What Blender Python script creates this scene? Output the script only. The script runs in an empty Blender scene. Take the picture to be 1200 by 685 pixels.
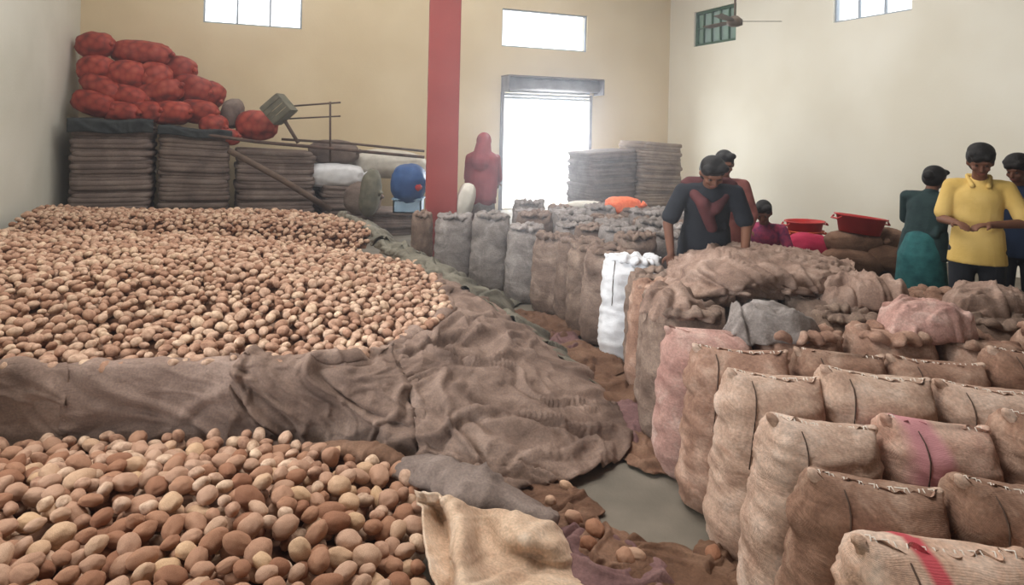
import bpy, bmesh, math, random
import numpy as np
from mathutils import Vector, Matrix, noise, Euler

# ------------------------------------------------------------------ camera
F, RHO, CX, CY, CH = 760.0, 0.022, 600.0, 147.0, 1.8
scn = bpy.context.scene
COL = scn.collection
cam_d = bpy.data.cameras.new('camera'); cam = bpy.data.objects.new('camera', cam_d); COL.objects.link(cam)
cam_d.sensor_fit = 'HORIZONTAL'; cam_d.sensor_width = 36.0; cam_d.lens = 36.0 * F / 1200.0
cam_d.shift_y = -(342.5 - CY) / 1200.0
cam_d.clip_start = 0.05; cam_d.clip_end = 200
cam.matrix_world = Matrix.Translation((0, 0, CH)) @ Matrix.Rotation(math.pi / 2, 4, 'X') @ Matrix.Rotation(RHO, 4, 'Z')
scn.camera = cam

# ------------------------------------------------------------------ world, lights, exposure
w = bpy.data.worlds.new('world'); scn.world = w; w.use_nodes = True
bg = w.node_tree.nodes['Background']; bg.inputs['Color'].default_value = (0.93, 0.97, 1.0, 1); bg.inputs['Strength'].default_value = 4.0
scn.view_settings.view_transform = 'Standard'; scn.view_settings.look = 'None'
scn.view_settings.exposure = -0.06; scn.view_settings.gamma = 1.0

def area(name, loc, rot, sx, sy, power, col=(1, 1, 1)):
    l = bpy.data.lights.new(name, 'AREA'); l.shape = 'RECTANGLE'; l.size = sx; l.size_y = sy; l.energy = power; l.color = col
    o = bpy.data.objects.new(name, l); COL.objects.link(o); o.location = loc; o.rotation_euler = rot
    return o
TH = math.atan(0.40)
# unseen area lamps added under the closed roof for soft top light
area('top_fill_front', (-2.0, 3.2, 6.3), (0, 0, TH), 6.0, 1.4, 400, (1.0, 0.96, 0.92))
area('top_fill_middle', (0.2, 7.6, 6.3), (0, 0, TH), 8.0, 1.4, 310, (1.0, 0.97, 0.94))
area('top_fill_rear', (-1.6, 11.2, 6.3), (0, 0, TH), 8.0, 1.2, 150, (1.0, 0.97, 0.94))
area('doorway_daylight', (1.03, 14.85, 1.3), (math.radians(90), 0, TH + math.pi), 1.9, 2.3, 360, (0.90, 0.95, 1.0))
sd = area('side_fill', (-3.3, 1.4, 1.9), Vector((8.6, 8.4, -.25)).to_track_quat('-Z', 'Y').to_euler(), 1.8, 2.0, 65, (0.88, 0.94, 1.0)); sd.data.spread = math.radians(70)  # unseen lamp added to brighten the right wall; the left wall has no door
# fill lamp added behind the camera, standing for unseen rear daylight
area('rear_fill', (-2.5, -3.6, 1.9), (math.radians(84), 0, 0), 3.2, 2.6, 30, (0.95, 0.98, 1.0))

# ------------------------------------------------------------------ pixel -> place helpers
def ray(px, py):
    a, b = px - CX, py - CY
    c, s = math.cos(RHO), math.sin(RHO)
    return (a * c + b * s) / F, -(-a * s + b * c) / F
def G(px, py, z):
    x, k = ray(px, py); d = (z - CH) / k
    return Vector((x * d, d, z))
def D(px, py, d):
    x, k = ray(px, py)
    return Vector((x * d, d, CH + k * d))
def proj(p):
    a = F * p[0] / p[1]; b = -F * (p[2] - CH) / p[1]
    c, s = math.cos(RHO), math.sin(RHO)
    return CX + a * c - b * s, CY + a * s + b * c
R = random.Random(7)
def sm(t):
    t = max(0.0, min(1.0, t)); return t * t * (3 - 2 * t)
def N(x, y, z=0.0): return noise.noise(Vector((x, y, z)))

# ------------------------------------------------------------------ materials
def lin(c): return tuple(((v / 255) / 12.92 if v / 255 <= 0.04045 else ((v / 255 + 0.055) / 1.055) ** 2.4) for v in c) + (1,)
def new_mat(name, rough=0.9):
    m = bpy.data.materials.new(name); m.use_nodes = True
    nt = m.node_tree; b = nt.nodes['Principled BSDF']; b.inputs['Roughness'].default_value = rough
    b.inputs['Specular IOR Level'].default_value = 0.25
    return m, nt, b
def nd(nt, t, **kw):
    n = nt.nodes.new(t)
    for k, v in kw.items():
        if k in n.inputs: n.inputs[k].default_value = v
        else: setattr(n, k, v)
    return n
def ramp(nt, cols):
    r = nt.nodes.new('ShaderNodeValToRGB'); e = r.color_ramp.elements
    while len(e) < len(cols): e.new(0.5)
    for i, (p, c) in enumerate(cols): e[i].position = p; e[i].color = c
    return r
def mixc(nt, mode, fac, a, b):
    m = nt.nodes.new('ShaderNodeMix'); m.data_type = 'RGBA'; m.blend_type = mode
    if isinstance(fac, (int, float)): m.inputs[0].default_value = fac
    else: nt.links.new(fac, m.inputs[0])
    for i, v in ((6, a), (7, b)):
        if isinstance(v, tuple): m.inputs[i].default_value = v
        else: nt.links.new(v, m.inputs[i])
    return m.outputs[2]
def bump(nt, b, h, strength=0.3, dist=0.01):
    bp = nd(nt, 'ShaderNodeBump', Strength=strength, Distance=dist)
    nt.links.new(h, bp.inputs['Height']); nt.links.new(bp.outputs[0], b.inputs['Normal'])

def mottled(name, c1, c2, scale=3.0, rough=0.9, fine=60.0, fstr=0.25, objvar=0.0, coord='Object', bdist=0.01, metal=0.0):
    m, nt, b = new_mat(name, rough); b.inputs['Metallic'].default_value = metal
    tc = nd(nt, 'ShaderNodeTexCoord')
    n1 = nd(nt, 'ShaderNodeTexNoise', Scale=scale, Detail=5.0); nt.links.new(tc.outputs[coord], n1.inputs['Vector'])
    r = ramp(nt, [(0.3, lin(c1)), (0.7, lin(c2))]); nt.links.new(n1.outputs['Fac'], r.inputs[0])
    n2 = nd(nt, 'ShaderNodeTexNoise', Scale=fine, Detail=3.0); nt.links.new(tc.outputs[coord], n2.inputs['Vector'])
    out = r.outputs[0]
    if objvar:
        oi = nd(nt, 'ShaderNodeObjectInfo')
        rr = ramp(nt, [(0.0, (1 - objvar, 1 - objvar, 1 - objvar, 1)), (1.0, (1 + objvar * 0.4, 1 + objvar * .4, 1 + objvar * .4, 1))])
        nt.links.new(oi.outputs['Random'], rr.inputs[0]); out = mixc(nt, 'MULTIPLY', 1.0, out, rr.outputs[0])
    nt.links.new(out, b.inputs['Base Color'])
    bump(nt, b, n2.outputs['Fac'], fstr, bdist)
    return m

def jute(name, dark, mid, light, objvar=0.22, scale=6.0, stripe=None):
    """woven jute: blotchy colour, coarse weave relief, wrinkles"""
    m, nt, b = new_mat(name, 0.95)
    tc = nd(nt, 'ShaderNodeTexCoord'); oc = tc.outputs['Object']
    oi = nd(nt, 'ShaderNodeObjectInfo')
    mp = nd(nt, 'ShaderNodeVectorMath', operation='ADD')
    cx = nd(nt, 'ShaderNodeCombineXYZ'); mul = nd(nt, 'ShaderNodeMath', operation='MULTIPLY'); mul.inputs[1].default_value = 40.0
    nt.links.new(oi.outputs['Random'], mul.inputs[0]); nt.links.new(mul.outputs[0], cx.inputs[0])
    nt.links.new(oc, mp.inputs[0]); nt.links.new(cx.outputs[0], mp.inputs[1])
    n1 = nd(nt, 'ShaderNodeTexNoise', Scale=scale, Detail=6.0, Roughness=0.65, Distortion=0.6); nt.links.new(mp.outputs[0], n1.inputs['Vector'])
    r = ramp(nt, [(0.28, lin(dark)), (0.5, lin(mid)), (0.72, lin(light))]); nt.links.new(n1.outputs['Fac'], r.inputs[0])
    w1 = nd(nt, 'ShaderNodeTexWave', Scale=110.0, Distortion=1.5); w1.bands_direction = 'Z'
    w2 = nd(nt, 'ShaderNodeTexWave', Scale=110.0, Distortion=1.5); w2.bands_direction = 'X'
    nt.links.new(oc, w1.inputs['Vector']); nt.links.new(oc, w2.inputs['Vector'])
    ad = nd(nt, 'ShaderNodeMath', operation='ADD'); nt.links.new(w1.outputs['Fac'], ad.inputs[0]); nt.links.new(w2.outputs['Fac'], ad.inputs[1])
    n3 = nd(nt, 'ShaderNodeTexNoise', Scale=90.0, Detail=3.0); nt.links.new(oc, n3.inputs['Vector'])
    r3 = ramp(nt, [(0.3, (0.72, 0.72, 0.72, 1)), (0.7, (1.15, 1.13, 1.1, 1))]); nt.links.new(n3.outputs['Fac'], r3.inputs[0])
    out = mixc(nt, 'MULTIPLY', 0.8, r.outputs[0], r3.outputs[0])
    if objvar:
        rr = ramp(nt, [(0.0, (1 - objvar, (1 - objvar) * .97, (1 - objvar) * .93, 1)), (1.0, (1 + objvar * 0.5, 1 + objvar * .5, 1 + objvar * .55, 1))])
        nt.links.new(oi.outputs['Random'], rr.inputs[0]); out = mixc(nt, 'MULTIPLY', 1.0, out, rr.outputs[0])
    if stripe:
        sx = nd(nt, 'ShaderNodeSeparateXYZ'); nt.links.new(oc, sx.inputs[0])
        sub = nd(nt, 'ShaderNodeMath', operation='SUBTRACT'); nt.links.new(sx.outputs[0], sub.inputs[0]); sub.inputs[1].default_value = stripe[0]
        ab = nd(nt, 'ShaderNodeMath', operation='ABSOLUTE'); nt.links.new(sub.outputs[0], ab.inputs[0])
        rs = ramp(nt, [(stripe[1] * .5, (1, 1, 1, 1)), (stripe[1], (0, 0, 0, 1))]); nt.links.new(ab.outputs[0], rs.inputs[0])
        out = mixc(nt, 'MIX', rs.outputs[0], out, lin(stripe[2]))
    nt.links.new(out, b.inputs['Base Color'])
    ad2 = nd(nt, 'ShaderNodeMath', operation='MULTIPLY_ADD'); nt.links.new(n1.outputs['Fac'], ad2.inputs[0]); ad2.inputs[1].default_value = 6.0
    nt.links.new(ad.outputs[0], ad2.inputs[2])
    st = nd(nt, 'ShaderNodeVectorMath', operation='MULTIPLY'); st.inputs[1].default_value = (5.0, 5.0, 13.0); nt.links.new(mp.outputs[0], st.inputs[0])
    n4 = nd(nt, 'ShaderNodeTexNoise', Scale=1.0, Detail=4.0, Roughness=0.6, Distortion=0.8); nt.links.new(st.outputs[0], n4.inputs['Vector'])
    b0 = nd(nt, 'ShaderNodeBump', Strength=0.4, Distance=0.03); nt.links.new(n4.outputs['Fac'], b0.inputs['Height'])
    bump(nt, b, ad2.outputs[0], 0.3, 0.003)
    for l in list(nt.links):
        if l.to_node == b and l.to_socket.name == 'Normal': nt.links.new(b0.outputs[0], l.from_node.inputs['Normal'])
    return m

def potato_mat(name, island):
    m, nt, b = new_mat(name, 0.75)
    if island:
        g = nd(nt, 'ShaderNodeNewGeometry'); rnd = g.outputs['Random Per Island']; vec = g.outputs['Position']
    else:
        oi = nd(nt, 'ShaderNodeObjectInfo'); rnd = oi.outputs['Random']
        tc = nd(nt, 'ShaderNodeTexCoord'); vec = tc.outputs['Object']
    if island: r = ramp(nt, [(0.0, lin((168, 130, 106))), (0.25, lin((188, 150, 126))), (0.5, lin((200, 166, 142))), (0.75, lin((208, 178, 154))), (1.0, lin((220, 192, 164)))])
    else: r = ramp(nt, [(0.0, lin((158, 112, 86))), (0.25, lin((176, 132, 104))), (0.5, lin((190, 150, 124))), (0.75, lin((202, 168, 144))), (1.0, lin((220, 186, 148)))])
    nt.links.new(rnd, r.inputs[0])
    n = nd(nt, 'ShaderNodeTexNoise', Scale=26.0, Detail=5.0, Roughness=0.7); nt.links.new(vec, n.inputs['Vector'])
    r2 = ramp(nt, [(0.32, lin((160, 130, 114))), (0.6, (1, 1, 1, 1))]); nt.links.new(n.outputs['Fac'], r2.inputs[0])
    out = mixc(nt, 'MULTIPLY', 0.75, r.outputs[0], r2.outputs[0])
    nt.links.new(out, b.inputs['Base Color'])
    bump(nt, b, n.outputs['Fac'], 0.25, 0.004)
    return m

M = {}
M['wall'] = mottled('wall_plaster', (214, 194, 158), (226, 208, 174), 0.8, 0.9, 30, 0.15)
M['wall_grey'] = mottled('wall_plaster_grey', (204, 202, 188), (222, 220, 208), 0.9, 0.9, 25, 0.25)
M['wall_white'] = mottled('wall_plaster_pale', (226, 219, 202), (238, 233, 219), 0.7, 0.9, 30, 0.15)  # one even, paler plaster tone for the right wall
M['floor'] = mottled('floor_concrete', (104, 98, 88), (132, 124, 112), 3.0, 0.9, 50, 0.3)
M['roof'] = mottled('roof_sheet', (70, 72, 70), (90, 92, 90), 1.0, 0.6, 20, 0.1)
M['ground'] = mottled('bright_yard', (225, 225, 220), (240, 240, 235), 1.0, 0.9, 20, 0.1)
M['pillar'] = mottled('red_paint', (150, 66, 60), (166, 78, 72), 2.0, 0.7, 25, 0.15)
M['metal'] = mottled('galvanised_metal', (96, 92, 94), (134, 130, 132), 4, 0.55, 40, 0.1, metal=0.3)
M['shutter'] = mottled('shutter_slat_metal', (176, 184, 196), (200, 206, 214), 4, 0.5, 40, 0.1)
M['winframe'] = mottled('window_frame_paint', (150, 160, 172), (170, 178, 188), 4, 0.6, 30, 0.1)
M['green'] = mottled('green_paint', (52, 84, 66), (78, 108, 88), 4, 0.6, 30, 0.1)
M['fan'] = mottled('fan_brown', (78, 66, 54), (100, 84, 68), 4, 0.5, 30, 0.1)
M['rust'] = mottled('rusty_pipe', (70, 58, 52), (110, 88, 76), 8, 0.8, 60, 0.2)
M['wood'] = mottled('old_timber', (74, 60, 52), (110, 92, 80), 6, 0.9, 50, 0.3)
M['board'] = mottled('weathered_board', (92, 90, 78), (124, 120, 104), 9, 0.9, 50, 0.3)
M['jute'] = jute('jute_tan', (122, 90, 74), (164, 130, 112), (204, 176, 158))
M['jute_pale'] = jute('jute_pale', (166, 132, 114), (202, 174, 156), (228, 208, 194), 0.12)
M['jute_pink'] = jute('jute_pinkish', (164, 122, 114), (190, 152, 142), (216, 190, 180), 0.1)
M['jute_grey'] = jute('jute_grey', (110, 102, 98), (142, 134, 130), (176, 168, 164), 0.15)
M['jute_drape'] = jute('jute_drape', (120, 96, 84), (156, 130, 116), (186, 162, 148), 0.0)
M['jute_brown'] = jute('jute_dull_brown', (98, 80, 70), (132, 112, 100), (166, 146, 132), 0.15)
M['jute_stripe'] = jute('jute_red_striped', (170, 132, 110), (206, 174, 154), (230, 208, 192), 0.05, stripe=(-0.05, 0.032, (196, 84, 92)))
M['jute_pinkprint'] = jute('jute_pink_print', (184, 142, 126), (212, 178, 162), (228, 202, 188), 0.05, stripe=(-0.1, 0.09, (206, 146, 150)))
M['jute_sheet'] = jute('jute_sheet', (102, 84, 76), (136, 115, 104), (170, 148, 136), 0.10, 2.4)
M['jute_sheet_brown'] = jute('jute_sheet_brown', (90, 64, 50), (124, 94, 76), (154, 124, 104), 0.2, 3.0)
M['jute_sheet_green'] = jute('jute_sheet_greenish', (92, 90, 80), (126, 122, 110), (152, 150, 138), 0.1, 3.0)
M['cloth_mauve'] = jute('mauve_cloth', (98, 72, 72), (126, 96, 96), (150, 120, 118), 0.1, 4.0)
M['cloth_cream'] = jute('cream_jute', (188, 156, 132), (214, 188, 164), (232, 214, 196), 0.05, 4.0)
M['cloth_grey'] = jute('grey_cloth', (102, 90, 86), (134, 120, 114), (160, 146, 140), 0.1, 4.0)
M['stack'] = jute('folded_jute', (96, 84, 80), (124, 110, 104), (146, 132, 124), 0.1, 3.0)
M['tarp'] = mottled('black_tarpaulin', (34, 38, 40), (58, 62, 62), 6, 0.6, 30, 0.3)
M['white_bag'] = mottled('white_woven_plastic', (214, 214, 216), (236, 236, 238), 10, 0.6, 90, 0.3)
M['cream_bag'] = mottled('cream_woven_plastic', (196, 190, 178), (216, 210, 198), 10, 0.6, 90, 0.3)
M['thread'] = mottled('white_thread', (222, 212, 200), (240, 232, 222), 20, 0.8, 90, 0.2)
M['string'] = mottled('dark_string', (70, 54, 46), (96, 76, 64), 20, 0.9, 90, 0.2)
M['potato_one'] = potato_mat('potato_skin', False)
M['potato_many'] = potato_mat('potato_skin_heap', True)
M['heap_filler'] = mottled('heap_filler_brown', (86, 58, 44), (116, 82, 62), 12, 0.95, 60, 0.4)  # dark brown filler surface beneath the loose potatoes
M['blue'] = mottled('blue_plastic', (38, 70, 120), (56, 92, 144), 6, 0.5, 30, 0.2)
M['paleblue'] = mottled('pale_blue_plastic', (140, 176, 204), (164, 196, 220), 6, 0.5, 30, 0.2)
M['redplastic'] = mottled('red_plastic', (172, 42, 42), (194, 58, 54), 6, 0.45, 30, 0.1)
M['orange'] = mottled('orange_net', (226, 96, 52), (244, 128, 84), 30, 0.6, 60, 0.3)
M['magenta'] = mottled('magenta_cloth', (160, 30, 64), (192, 48, 84), 6, 0.8, 40, 0.3)
M['skin'] = mottled('skin_brown', (104, 68, 52), (124, 84, 64), 8, 0.6, 60, 0.1)
M['hair'] = mottled('black_hair', (18, 16, 16), (34, 30, 28), 30, 0.6, 90, 0.4)
M['eye'] = mottled('eye_white', (50, 38, 34), (62, 48, 42), 5, 0.3, 30, 0.0)
M['lips'] = mottled('lips', (112, 60, 52), (126, 70, 62), 5, 0.6, 30, 0.0)
M['yellow'] = mottled('yellow_cotton', (198, 162, 84), (216, 184, 112), 5, 0.85, 60, 0.2)
M['black'] = mottled('black_cotton', (24, 26, 32), (40, 42, 48), 5, 0.85, 60, 0.2)
M['darkpants'] = mottled('dark_trousers', (26, 28, 34), (40, 42, 48), 5, 0.85, 60, 0.2)
M['maroon'] = mottled('maroon_cotton', (124, 54, 58), (156, 74, 76), 5, 0.85, 60, 0.2)
M['darkmaroon'] = mottled('dark_maroon_scarf', (70, 36, 38), (96, 52, 52), 5, 0.85, 60, 0.2)
M['rose'] = mottled('dusty_rose_cotton', (120, 70, 66), (150, 92, 84), 12, 0.85, 60, 0.2)
M['purple'] = mottled('purple_print', (92, 44, 84), (176, 66, 96), 22, 0.85, 60, 0.2)
M['olive'] = mottled('olive_yellow_cloth', (132, 116, 60), (170, 150, 84), 16, 0.85, 60, 0.2)
M['darkgreen'] = mottled('dark_green_cotton', (26, 42, 44), (40, 58, 58), 12, 0.85, 60, 0.2)
M['teal'] = mottled('teal_sari', (24, 72, 76), (48, 104, 104), 16, 0.8, 60, 0.2)
M['navy'] = mottled('navy_cotton', (26, 40, 66), (40, 56, 84), 8, 0.85, 60, 0.2)

def red_net():
    m, nt, b = new_mat('red_net_bag', 0.55)
    tc = nd(nt, 'ShaderNodeTexCoord'); v = nd(nt, 'ShaderNodeTexVoronoi', Scale=9.0); nt.links.new(tc.outputs['Object'], v.inputs['Vector'])
    r = ramp(nt, [(0.0, lin((182, 98, 78))), (0.5, lin((162, 66, 54))), (0.9, lin((108, 44, 38)))]); nt.links.new(v.outputs['Distance'], r.inputs[0])  # highlights on the lumps and shade between them put into the colour
    oi = nd(nt, 'ShaderNodeObjectInfo'); rr = ramp(nt, [(0, (0.8, .75, .75, 1)), (1, (1.1, 1.1, 1.1, 1))]); nt.links.new(oi.outputs['Random'], rr.inputs[0])
    nt.links.new(mixc(nt, 'MULTIPLY', 1.0, r.outputs[0], rr.outputs[0]), b.inputs['Base Color'])
    bump(nt, b, v.outputs['Distance'], -0.6, 0.03); return m
M['rednet'] = red_net()
def glass():
    m = bpy.data.materials.new('window_glass'); m.use_nodes = True; nt = m.node_tree; nt.nodes.clear()
    o = nt.nodes.new('ShaderNodeOutputMaterial'); t = nt.nodes.new('ShaderNodeBsdfTransparent'); g = nt.nodes.new('ShaderNodeBsdfGlossy')
    g.inputs['Roughness'].default_value = 0.1; mx = nt.nodes.new('ShaderNodeMixShader'); mx.inputs[0].default_value = 0.08
    nt.links.new(t.outputs[0], mx.inputs[1]); nt.links.new(g.outputs[0], mx.inputs[2]); nt.links.new(mx.outputs[0], o.inputs[0]); return m
M['glass'] = glass()

# ------------------------------------------------------------------ object helpers
def mk(name, verts, faces, mat, parent=None, smooth=True, label=None, cat=None, group=None, kind=None):
    me = bpy.data.meshes.new(name); me.from_pydata([tuple(v) for v in verts], [], faces); me.update()
    if smooth: me.polygons.foreach_set('use_smooth', [True] * len(me.polygons))
    me.materials.append(mat)
    return ob(name, me, parent, label, cat, group, kind)
def ob(name, me, parent=None, label=None, cat=None, group=None, kind=None):
    o = bpy.data.objects.new(name, me); COL.objects.link(o); o.parent = parent
    return tag(o, label, cat, group, kind)
def tag(o, label=None, cat=None, group=None, kind=None):
    if label: o['label'] = label
    if cat: o['category'] = cat
    if group: o['group'] = group
    if kind: o['kind'] = kind
    return o
def empty(name, loc, label, cat, group=None, rz=0.0):
    o = bpy.data.objects.new(name, None); COL.objects.link(o); o.empty_display_size = 0.1
    o.location = loc; o.rotation_euler = (0, 0, rz); return tag(o, label, cat, group)
def dup(o, parent=None):
    c = o.copy(); COL.objects.link(c)
    if parent: c.parent = parent
    for ch in list(kids.get(o.name, [])):
        dup(ch, c)
    return c
kids = {}
class MB:
    def __init__(s): s.v = []; s.f = []
    def add(s, vs, fs):
        n = len(s.v); s.v += [Vector(v) for v in vs]; s.f += [[i + n for i in f] for f in fs]
    def box(s, c, size, rot=None):
        c = Vector(c); m = rot or Matrix.Identity(3)
        vs = [c + m @ Vector((x * size[0] / 2, y * size[1] / 2, z * size[2] / 2)) for x in (-1, 1) for y in (-1, 1) for z in (-1, 1)]
        s.add(vs, [(0, 1, 3, 2), (4, 6, 7, 5), (0, 4, 5, 1), (2, 3, 7, 6), (0, 2, 6, 4), (1, 5, 7, 3)])
    def tube(s, pts, r, n=8, flat=1.0, rf=None):
        pts = [Vector(p) for p in pts]; rings = []
        for i, p in enumerate(pts):
            t = (pts[min(i + 1, len(pts) - 1)] - pts[max(i - 1, 0)]).normalized()
            a = t.cross(Vector((0, 0, 1)));
            if a.length < 0.05: a = t.cross(Vector((0, 1, 0)))
            a.normalize(); b = a.cross(t).normalized()
            rr = rf(i / (len(pts) - 1)) if rf else r
            rings.append([p + a * rr * math.cos(2 * math.pi * k / n) + b * rr * flat * math.sin(2 * math.pi * k / n) for k in range(n)])
        vs = [v for r_ in rings for v in r_]; fs = []
        for i in range(len(pts) - 1):
            for k in range(n):
                fs.append((i * n + k, i * n + (k + 1) % n, (i + 1) * n + (k + 1) % n, (i + 1) * n + k))
        fs.append(tuple(range(n - 1, -1, -1))); fs.append(tuple((len(pts) - 1) * n + k for k in range(n)))
        s.add(vs, fs)
    def build(s, name, mat, parent=None, smooth=False, **kw): return mk(name, s.v, s.f, mat, parent, smooth, **kw)
def grid_faces(nu, nv):
    return [(i * nv + j, (i + 1) * nv + j, (i + 1) * nv + j + 1, i * nv + j + 1) for i in range(nu - 1) for j in range(nv - 1)]

# ------------------------------------------------------------------ room shell (orthogonal room turned by TH)
BLc = Vector((-7.33, 10.96, 0))
ub = Vector((math.cos(TH), math.sin(TH), 0)); ur = Vector((math.sin(TH), -math.cos(TH), 0))   # along the back wall; towards the viewer
# right corner seen at px 784
rx = ray(784, 90)[0]
t_ = (rx * BLc.y - BLc.x) / (ub.x - rx * ub.y); BRc = BLc + ub * t_
Lb = t_; Lside = 22.0; WH = 6.6
def on_wall(px, py, o, d):
    x, k = ray(px, py); n = Vector((-d.y, d.x, 0)); dirv = Vector((x, 1, k))
    t = (o - Vector((0, 0, CH))).dot(n) / dirv.dot(n); p = Vector((0, 0, CH)) + dirv * t
    return (p - o).dot(d), p.z
def wall(name, o, d, L, thick, outward, mat, openings, z1=WH):
    us = sorted({-thick, L + thick} | {v for q in openings for v in q[:2]}); zs = sorted({-0.1, z1} | {v for q in openings for v in q[2:]})
    mb = MB(); rot = Matrix((d, outward, Vector((0, 0, 1)))).transposed()
    for i in range(len(us) - 1):
        for j in range(len(zs) - 1):
            uc, zc = (us[i] + us[i + 1]) / 2, (zs[j] + zs[j + 1]) / 2
            if any(q[0] < uc < q[1] and q[2] < zc < q[3] for q in openings): continue
            mb.box(o + d * uc + outward * thick / 2 + Vector((0, 0, zc)), (us[i + 1] - us[i], thick, zs[j + 1] - zs[j]), rot)
    return mb.build(name, mat, kind='structure'), rot
def wrect(o, d, x0, y0, x1, y1, top=None):
    a = on_wall(x0, y0, o, d); b = on_wall(x1, y1, o, d)
    return [a[0], b[0], a[1], b[1]]
# window openings: u from two px columns, z levels shared
def opening(o, d, pxl, pxr, pyb_l, zt):
    u0, z0 = on_wall(pxl, pyb_l, o, d); u1, _ = on_wall(pxr, pyb_l, o, d)
    u0, u1 = min(u0, u1), max(u0, u1)
    return (u0, u1, z0, zt)
w1 = opening(BLc, ub, 238, 354, 26, 4.45)
zt2 = on_wall(588, 9, BLc, ub)[1]
w2 = opening(BLc, ub, 588, 688, 54, zt2)
dtop = on_wall(592, 108, BLc, ub)[1]
dr = opening(BLc, ub, 590, 690, 108, 0); dr = (dr[0], dr[1], 0.0, dtop)
w3 = opening(BRc, ur, 976, 1068, 27, 4.5)
zt4 = on_wall(813, 15, BRc, ur)[1]
w4 = opening(BRc, ur, 813, 862, 55, zt4)
nb = Vector((-ub.y, ub.x, 0)); nr = ub.copy()
_, rotb = wall('wall_back', BLc, ub, Lb, 0.23, nb, M['wall'], [w1, w2, dr])
_, rotr = wall('wall_right', BRc, ur, Lside, 0.23, nr, M['wall_white'], [w3, w4])
wall('wall_left', BLc, ur, Lside, 0.23, -ub, M['wall_grey'], [])
FLc = BLc + ur * Lside
wall('wall_front', FLc, ub, Lb, 0.23, ur, M['wall_grey'], [(3.0, 6.2, 0, 2.8)])
mb = MB(); rotz = Matrix.Rotation(TH, 3, 'Z'); mb.box((BLc + BRc) / 2 + ur * Lside / 2 + Vector((0, 0, -0.05)), (Lb + .4, Lside + .4, 0.1), rotz); mb.build('floor', M['floor'], kind='structure')
mb = MB(); mb.box((BLc + BRc) / 2 + ur * Lside / 2 + Vector((0, 0, WH + .05)), (Lb + .6, Lside + .6, 0.1), rotz); mb.build('ceiling', M['roof'], kind='structure')
mb = MB(); mb.box((BLc + BRc) / 2 - ur * 12 + Vector((0, 0, -0.2)), (60, 23, 0.1), rotz); mb.build('ground', M['ground'], kind='structure')

def window(name, o, d, out, rot, op, bars, cross, fm, fw=0.05):
    gmat = M['green_glass'] if fm is M['green'] else M['glass']
    u0, u1, z0, z1 = op; c = lambda u, z, k=0.08: o + d * u + out * k + Vector((0, 0, z))
    g = MB(); g.box(c((u0 + u1) / 2, (z0 + z1) / 2, 0.10), (u1 - u0 - .01, 0.006, z1 - z0 - .01), rot)
    root = g.build(name, gmat, kind='structure')
    f = MB()
    for u in (u0 + fw / 2, u1 - fw / 2): f.box(c(u, (z0 + z1) / 2), (fw, 0.07, z1 - z0 - .004), rot)
    for z in (z0 + fw / 2, z1 - fw / 2): f.box(c((u0 + u1) / 2, z), (u1 - u0 - .004, 0.07, fw), rot)
    f.build('window_frame', fm, root)
    for i in range(bars):
        b = MB(); b.box(c(u0 + (u1 - u0) * (i + 1) / (bars + 1), (z0 + z1) / 2, 0.06), (0.035, 0.04, z1 - z0 - 2 * fw), rot); b.build('window_bar', fm, root)
    for i in range(cross):
        b = MB(); b.box(c((u0 + u1) / 2, z0 + (z1 - z0) * (i + 1) / (cross + 1), 0.05), (u1 - u0 - 2 * fw, 0.03, 0.03), rot); b.build('window_bar', fm, root)
window('window_1', BLc, ub, nb, rotb, w1, 2, 0, M['winframe'], 0.03)
window('window_2', BLc, ub, nb, rotb, w2, 0, 0, M['winframe'], 0.03)
window('window_3', BRc, ur, nr, rotr, w3, 2, 0, M['winframe'], 0.03)
M['green_glass'] = M['glass'].copy(); M['green_glass'].name = 'green_window_glass'
gn = M['green_glass'].node_tree; gd = gn.nodes.new('ShaderNodeBsdfDiffuse'); gd.inputs[0].default_value = lin((120, 150, 132)); gx = gn.nodes.new('ShaderNodeMixShader'); gx.inputs[0].default_value = .82
go = gn.nodes['Material Output']; gl = go.inputs[0].links[0].from_socket; gn.links.new(gl, gx.inputs[1]); gn.links.new(gd.outputs[0], gx.inputs[2]); gn.links.new(gx.outputs[0], go.inputs[0])
window('window_4', BRc, ur, nr, rotr, w4, 4, 1, M['green'], 0.06)
# the roller shutter
sh = empty('door_1', BLc + ub * (dr[0] + dr[1]) / 2, None, None); sh['kind'] = 'structure'
def bw(u, z, k=0.0): return BLc + ub * u + nb * k + Vector((0, 0, z)) - sh.location
boxh = on_wall(600, 90, BLc, ub)[1] - dtop
mb = MB(); mb.tube([bw(dr[0] + .02, dtop + boxh * .55, -.2), bw(dr[1] + .1, dtop + boxh * .55, -.2)], boxh * .42, 20); mb.build('shutter_roll', M['metal'], sh, True)
mb = MB(); mb.box(bw((dr[0] + dr[1]) / 2 + .04, dtop + boxh, -.2), (dr[1] - dr[0] + .2, .46, .025), rotb); mb.build('shutter_hood', M['rust'], sh)
for u in (dr[0] - .04, dr[1] + .14):
    mb = MB(); mb.box(bw(u, dtop + boxh * .5, -.2), (.03, .46, boxh * 1.0), rotb); mb.build('shutter_bracket', M['metal'], sh)
for k in range(3):
    mb = MB(); mb.box(bw((dr[0] + dr[1]) / 2, dtop + .03 - k * .07, -.05), (dr[1] - dr[0] - .02, .02, .062), rotb); mb.build('shutter_slat', M['shutter'], sh)
for u in (dr[0] - .03, dr[1] + .03):
    mb = MB(); mb.box(bw(u, dtop / 2, -.03), (.07, .06, dtop), rotb); mb.build('shutter_guide_rail', M['metal'], sh)
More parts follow.
